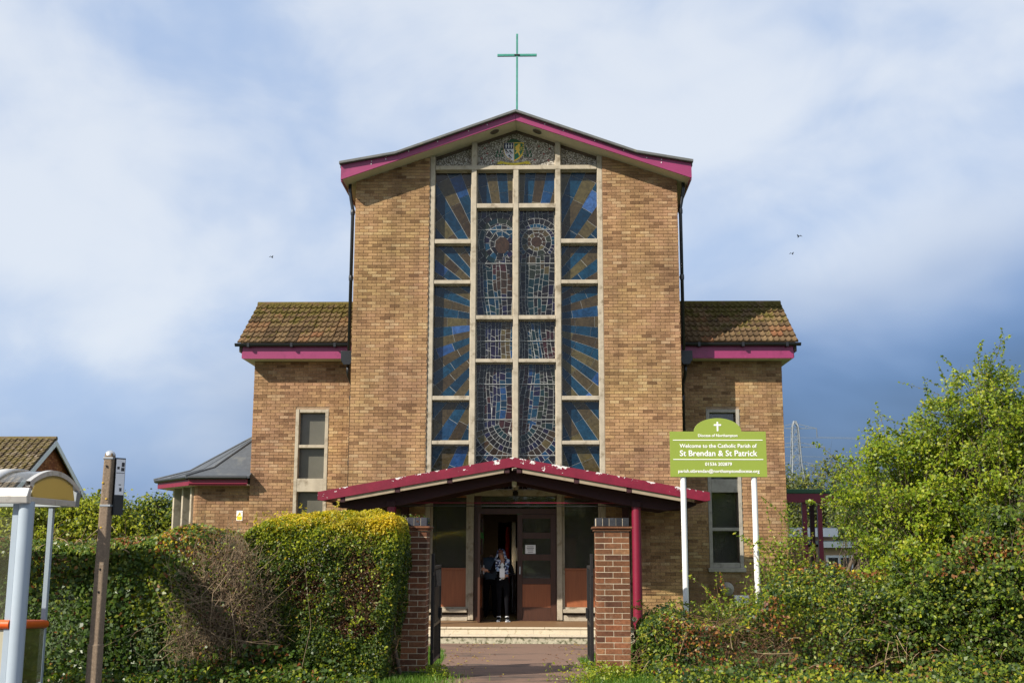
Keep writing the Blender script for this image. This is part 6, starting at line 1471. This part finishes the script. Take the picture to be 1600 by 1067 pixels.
def small_plants():
    w = plant('pier_weeds', (-1.15, -11.4, 2.30), 'small leafy weeds growing on top of the shaded left pier', 'weeds')
    n = 420; c = np.array([[-1.24, -11.45, 2.36], [-1.12, -11.4, 2.37], [-1.05, -11.5, 2.34], [-.98, -11.42, 2.33], [-1.30, -11.4, 2.33]])[NR.integers(0, 5, n)]; P = c+NR.normal(0, 1, (n, 3))*np.array([.035, .05, .028]); P[:, 2] = np.maximum(P[:, 2], 2.31)
    leaf_mesh('leaves', P, np.tile([0, -.3, .9], (n, 1)), .03, np.where(NR.random(n) < .75, 0, 1), ('leaf_bramble', 'leaf_rust'), w)
    A = np.array([[-1.33, -11.42, 2.30], [-1.2, -11.4, 2.30], [-1.1, -11.42, 2.30], [-1.0, -11.4, 2.3]]); twigs_mesh('stalks', A, A+np.array([[.06, 0, .13], [.02, 0, .1], [-.02, 0, .1], [.03, 0, .06]]), .004, 'twig_pale', w, 3, .05)
    f = plant('white_rose', (1.86, -11.15, .33), 'small white rose blooms beside the right gate pier', 'rose')
    for i, (x, z) in enumerate(((1.83, 1.06), (1.80, .92), (1.92, .90), (1.86, .80))):
        V = []; F = []
        for k in range(14):
            a = k*2.4; tl_ = .25+.05*k; r_ = .045-.0012*k; d = Vector((math.cos(a), -.6, math.sin(a))).normalized(); s = Vector((-math.sin(a), 0, math.cos(a))); cc = Vector((x, -11.30, z))
            b = len(V); V += [cc, cc+d*r_*.7+s*.02, cc+d*r_+Vector((0, -.012, 0)), cc+d*r_*.7-s*.02]; F.append((b, b+1, b+2, b+3))
        m = MB((1.86, -11.15, .33)); m.add(V, F); m.build('bloom', 'petal', f)
    A = np.array([[1.86, -11.15, .33]]*4); B = np.array([[1.83, -11.28, 1.05], [1.80, -11.28, .91], [1.92, -11.28, .89], [1.86, -11.28, .79]]); twigs_mesh('stems', A, B, .005, 'twig_brown', f, 4, .05)
    P = np.concatenate([A[0]+(B[NR.integers(0, 4, 240)]-A[0])*NR.random((240, 1))])+NR.normal(0, .05, (240, 3)); leaf_mesh('leaves', P, np.tile([0, -.5, .7], (240, 1)), .045, np.zeros(240), ('leaf_bramble',), f)
small_plants()
def unseen_street_trees():  # unseen row behind the camera, added for the window glass to reflect
    for i, (x, y, z, r_) in enumerate(((-13, -46, 4.6, 3.4), (-5, -48, 5.0, 3.6), (3.5, -47, 4.4, 3.2), (11.5, -49, 5.2, 3.8), (20, -47, 4.6, 3.4), (-22, -48, 4.8, 3.6))):
        shrub('unseen_street_tree', (x, y, .2), ('unseen tree across the road, second from the left end of its row', 'unseen tree across the road, third from the left end of its row', 'unseen tree across the road, straight behind the camera', 'unseen tree across the road, second from the right end of its row', 'unseen tree across the road, at the right end of its row', 'unseen tree across the road, at the left end of its row')[i], [((x, y, z), (r_, r_*.8, r_*.95)), ((x+r_*.6, y, z-1.5), (r_*.8, r_*.7, r_*.8)), ((x-r_*.6, y, z-1.6), (r_*.8, r_*.7, r_*.8))], 200, 30, .5, .42, ('leaf_bramble', 'leaf_ivy'), (.5, .5), .4, 'tree', 'unseen trees across the road, added for reflections', .2, 0, (.3, .7), 'bark', 4, .7, .02)
unseen_street_trees()
def foot_foliage():
    for (nm, x0, x1, lab, mats, pr) in (('ivy_ground_cover', -8.4, -1.45, 'low ivy and weeds creeping along the foot of the left hedges', ('leaf_ivy', 'leaf_privet', 'leaf_rust', 'leaf_lime'), (.62, .23, .04, .11)), ('bramble_ground_cover', 1.95, 8.4, 'low brambles and weeds along the foot of the right hedge', ('leaf_bramble', 'leaf_dark', 'leaf_rust', 'leaf_lime'), (.45, .34, .05, .16))):
        n = 9500; x = NR.uniform(x0, x1, n); y = -12.35-NR.random(n)*.85; h = .10+.28*np.clip(.5+.6*vn(np.stack([x, y, 0*x], 1), 2.3), 0, 1)*np.clip((y+13.3)/.6, .15, 1)
        P = np.stack([x, y, .34+h*NR.random(n)], 1); o = leaf_mesh(nm, P, np.tile([-.3, -.4, .8], (n, 1)), .055, NR.choice(4, n, p=pr), mats, None, .7); tag(o, lab, 'ground cover', kind='stuff')
foot_foliage()
def grass():
    def blades(name, n, fn, h, label):
        P = fn(n); a = NR.uniform(0, 6.28, n); hh = h*NR.uniform(.5, 1.3, n); w = .006; ln = NR.normal(0, .35, (n, 2))*hh[:, None]
        V = np.empty((n, 4, 3)); dx = np.stack([np.cos(a), np.sin(a), np.zeros(n)], 1)*w
        V[:, 0] = P-dx; V[:, 1] = P+dx; top = P+np.stack([ln[:, 0], ln[:, 1], hh], 1); V[:, 2] = top+dx*.15; V[:, 3] = top-dx*.15
        me = big_mesh(name, V.reshape(-1, 3), np.arange(n*4).reshape(n, 4)); tag(link(name, me, None, ('grass',)), label, 'grass', kind='stuff')
    zz = np.vectorize(gz)
    def lawn(n):
        y = NR.uniform(-11.3, -2.5, n); x = NR.uniform(-3.2, 4.5, n); return np.stack([x, y, zz(y)], 1)
    def ok(P): 
        y = P[:, 1]; e0 = np.interp(y, [-13, -11.4, -8, -5, -2.4], [-.80, -.84, -.98, -1.25, -2.35]); e1 = np.interp(y, [-13, -11.4, -8, -5, -2.4], [1.36, 1.28, 1.22, 1.75, 2.35]); wob = .05*vn(P, 4)
        return (P[:, 0] < e0+.02+wob) | (P[:, 0] > e1-.02+wob)
    def f1(n): 
        P = lawn(n*2); P = P[ok(P)]; return P[NR.integers(0, len(P), n)]
    blades('lawn_grass', 42000, f1, .055, 'short bright grass on both sides of the path')
    def f2(n):
        k = n//2; A = np.stack([NR.normal(-1.15, .28, k), NR.uniform(-12.7, -11.65, k), np.full(k, .33)], 1); B = np.stack([NR.normal(1.75, .30, n-k), NR.uniform(-12.7, -11.6, n-k), np.full(n-k, .33)], 1); return np.concatenate([A, B])
    blades('verge_grass', 5000, f2, .085, 'rough grass tufts at the foot of the gate piers')
    w = plant('pier_foot_weeds', (1.4, -11.7, .33), 'low leafy weeds at the foot of the sunlit right pier', 'weeds')
    n = 1300; P = np.stack([NR.normal(1.45, .30, n), NR.uniform(-12.3, -11.55, n), .34+NR.random(n)**1.6*.22], 1); P[:, 2] += .0; leaf_mesh('leaves', P, np.tile([0, -.3, .9], (n, 1)), .04, np.where(NR.random(n) < .7, 0, 1), ('leaf_lime', 'leaf_thorn'), w)
    w = plant('gate_foot_weeds', (-.85, -11.5, .33), 'low leafy weeds at the foot of the shaded left pier', 'weeds')
    n = 700; P = np.stack([NR.normal(-.82, .12, n), NR.uniform(-12.0, -11.2, n), .34+NR.random(n)**1.6*.14], 1); leaf_mesh('leaves', P, np.tile([0, -.3, .9], (n, 1)), .035, np.where(NR.random(n) < .7, 0, 1), ('leaf_thorn', 'leaf_lime'), w)
grass()

def litter():
    n = 340; y = NR.uniform(-12.6, -2.5, n); x = NR.uniform(-1, 1, n); x = .25+np.sign(x)*np.abs(x)**.35*1.25+NR.normal(0, .12, n)
    P = np.stack([x, y, np.vectorize(gz)(y)+.016], 1); o = leaf_mesh('leaf_litter', P, np.tile([0, 0, 3.], (n, 1)), .045, NR.choice(3, n), ('leaf_rust', 'leaf_gold', 'leaf_dead'), None, .6, .6); tag(o, 'fallen leaves scattered along the path', 'leaves', kind='stuff')
litter()
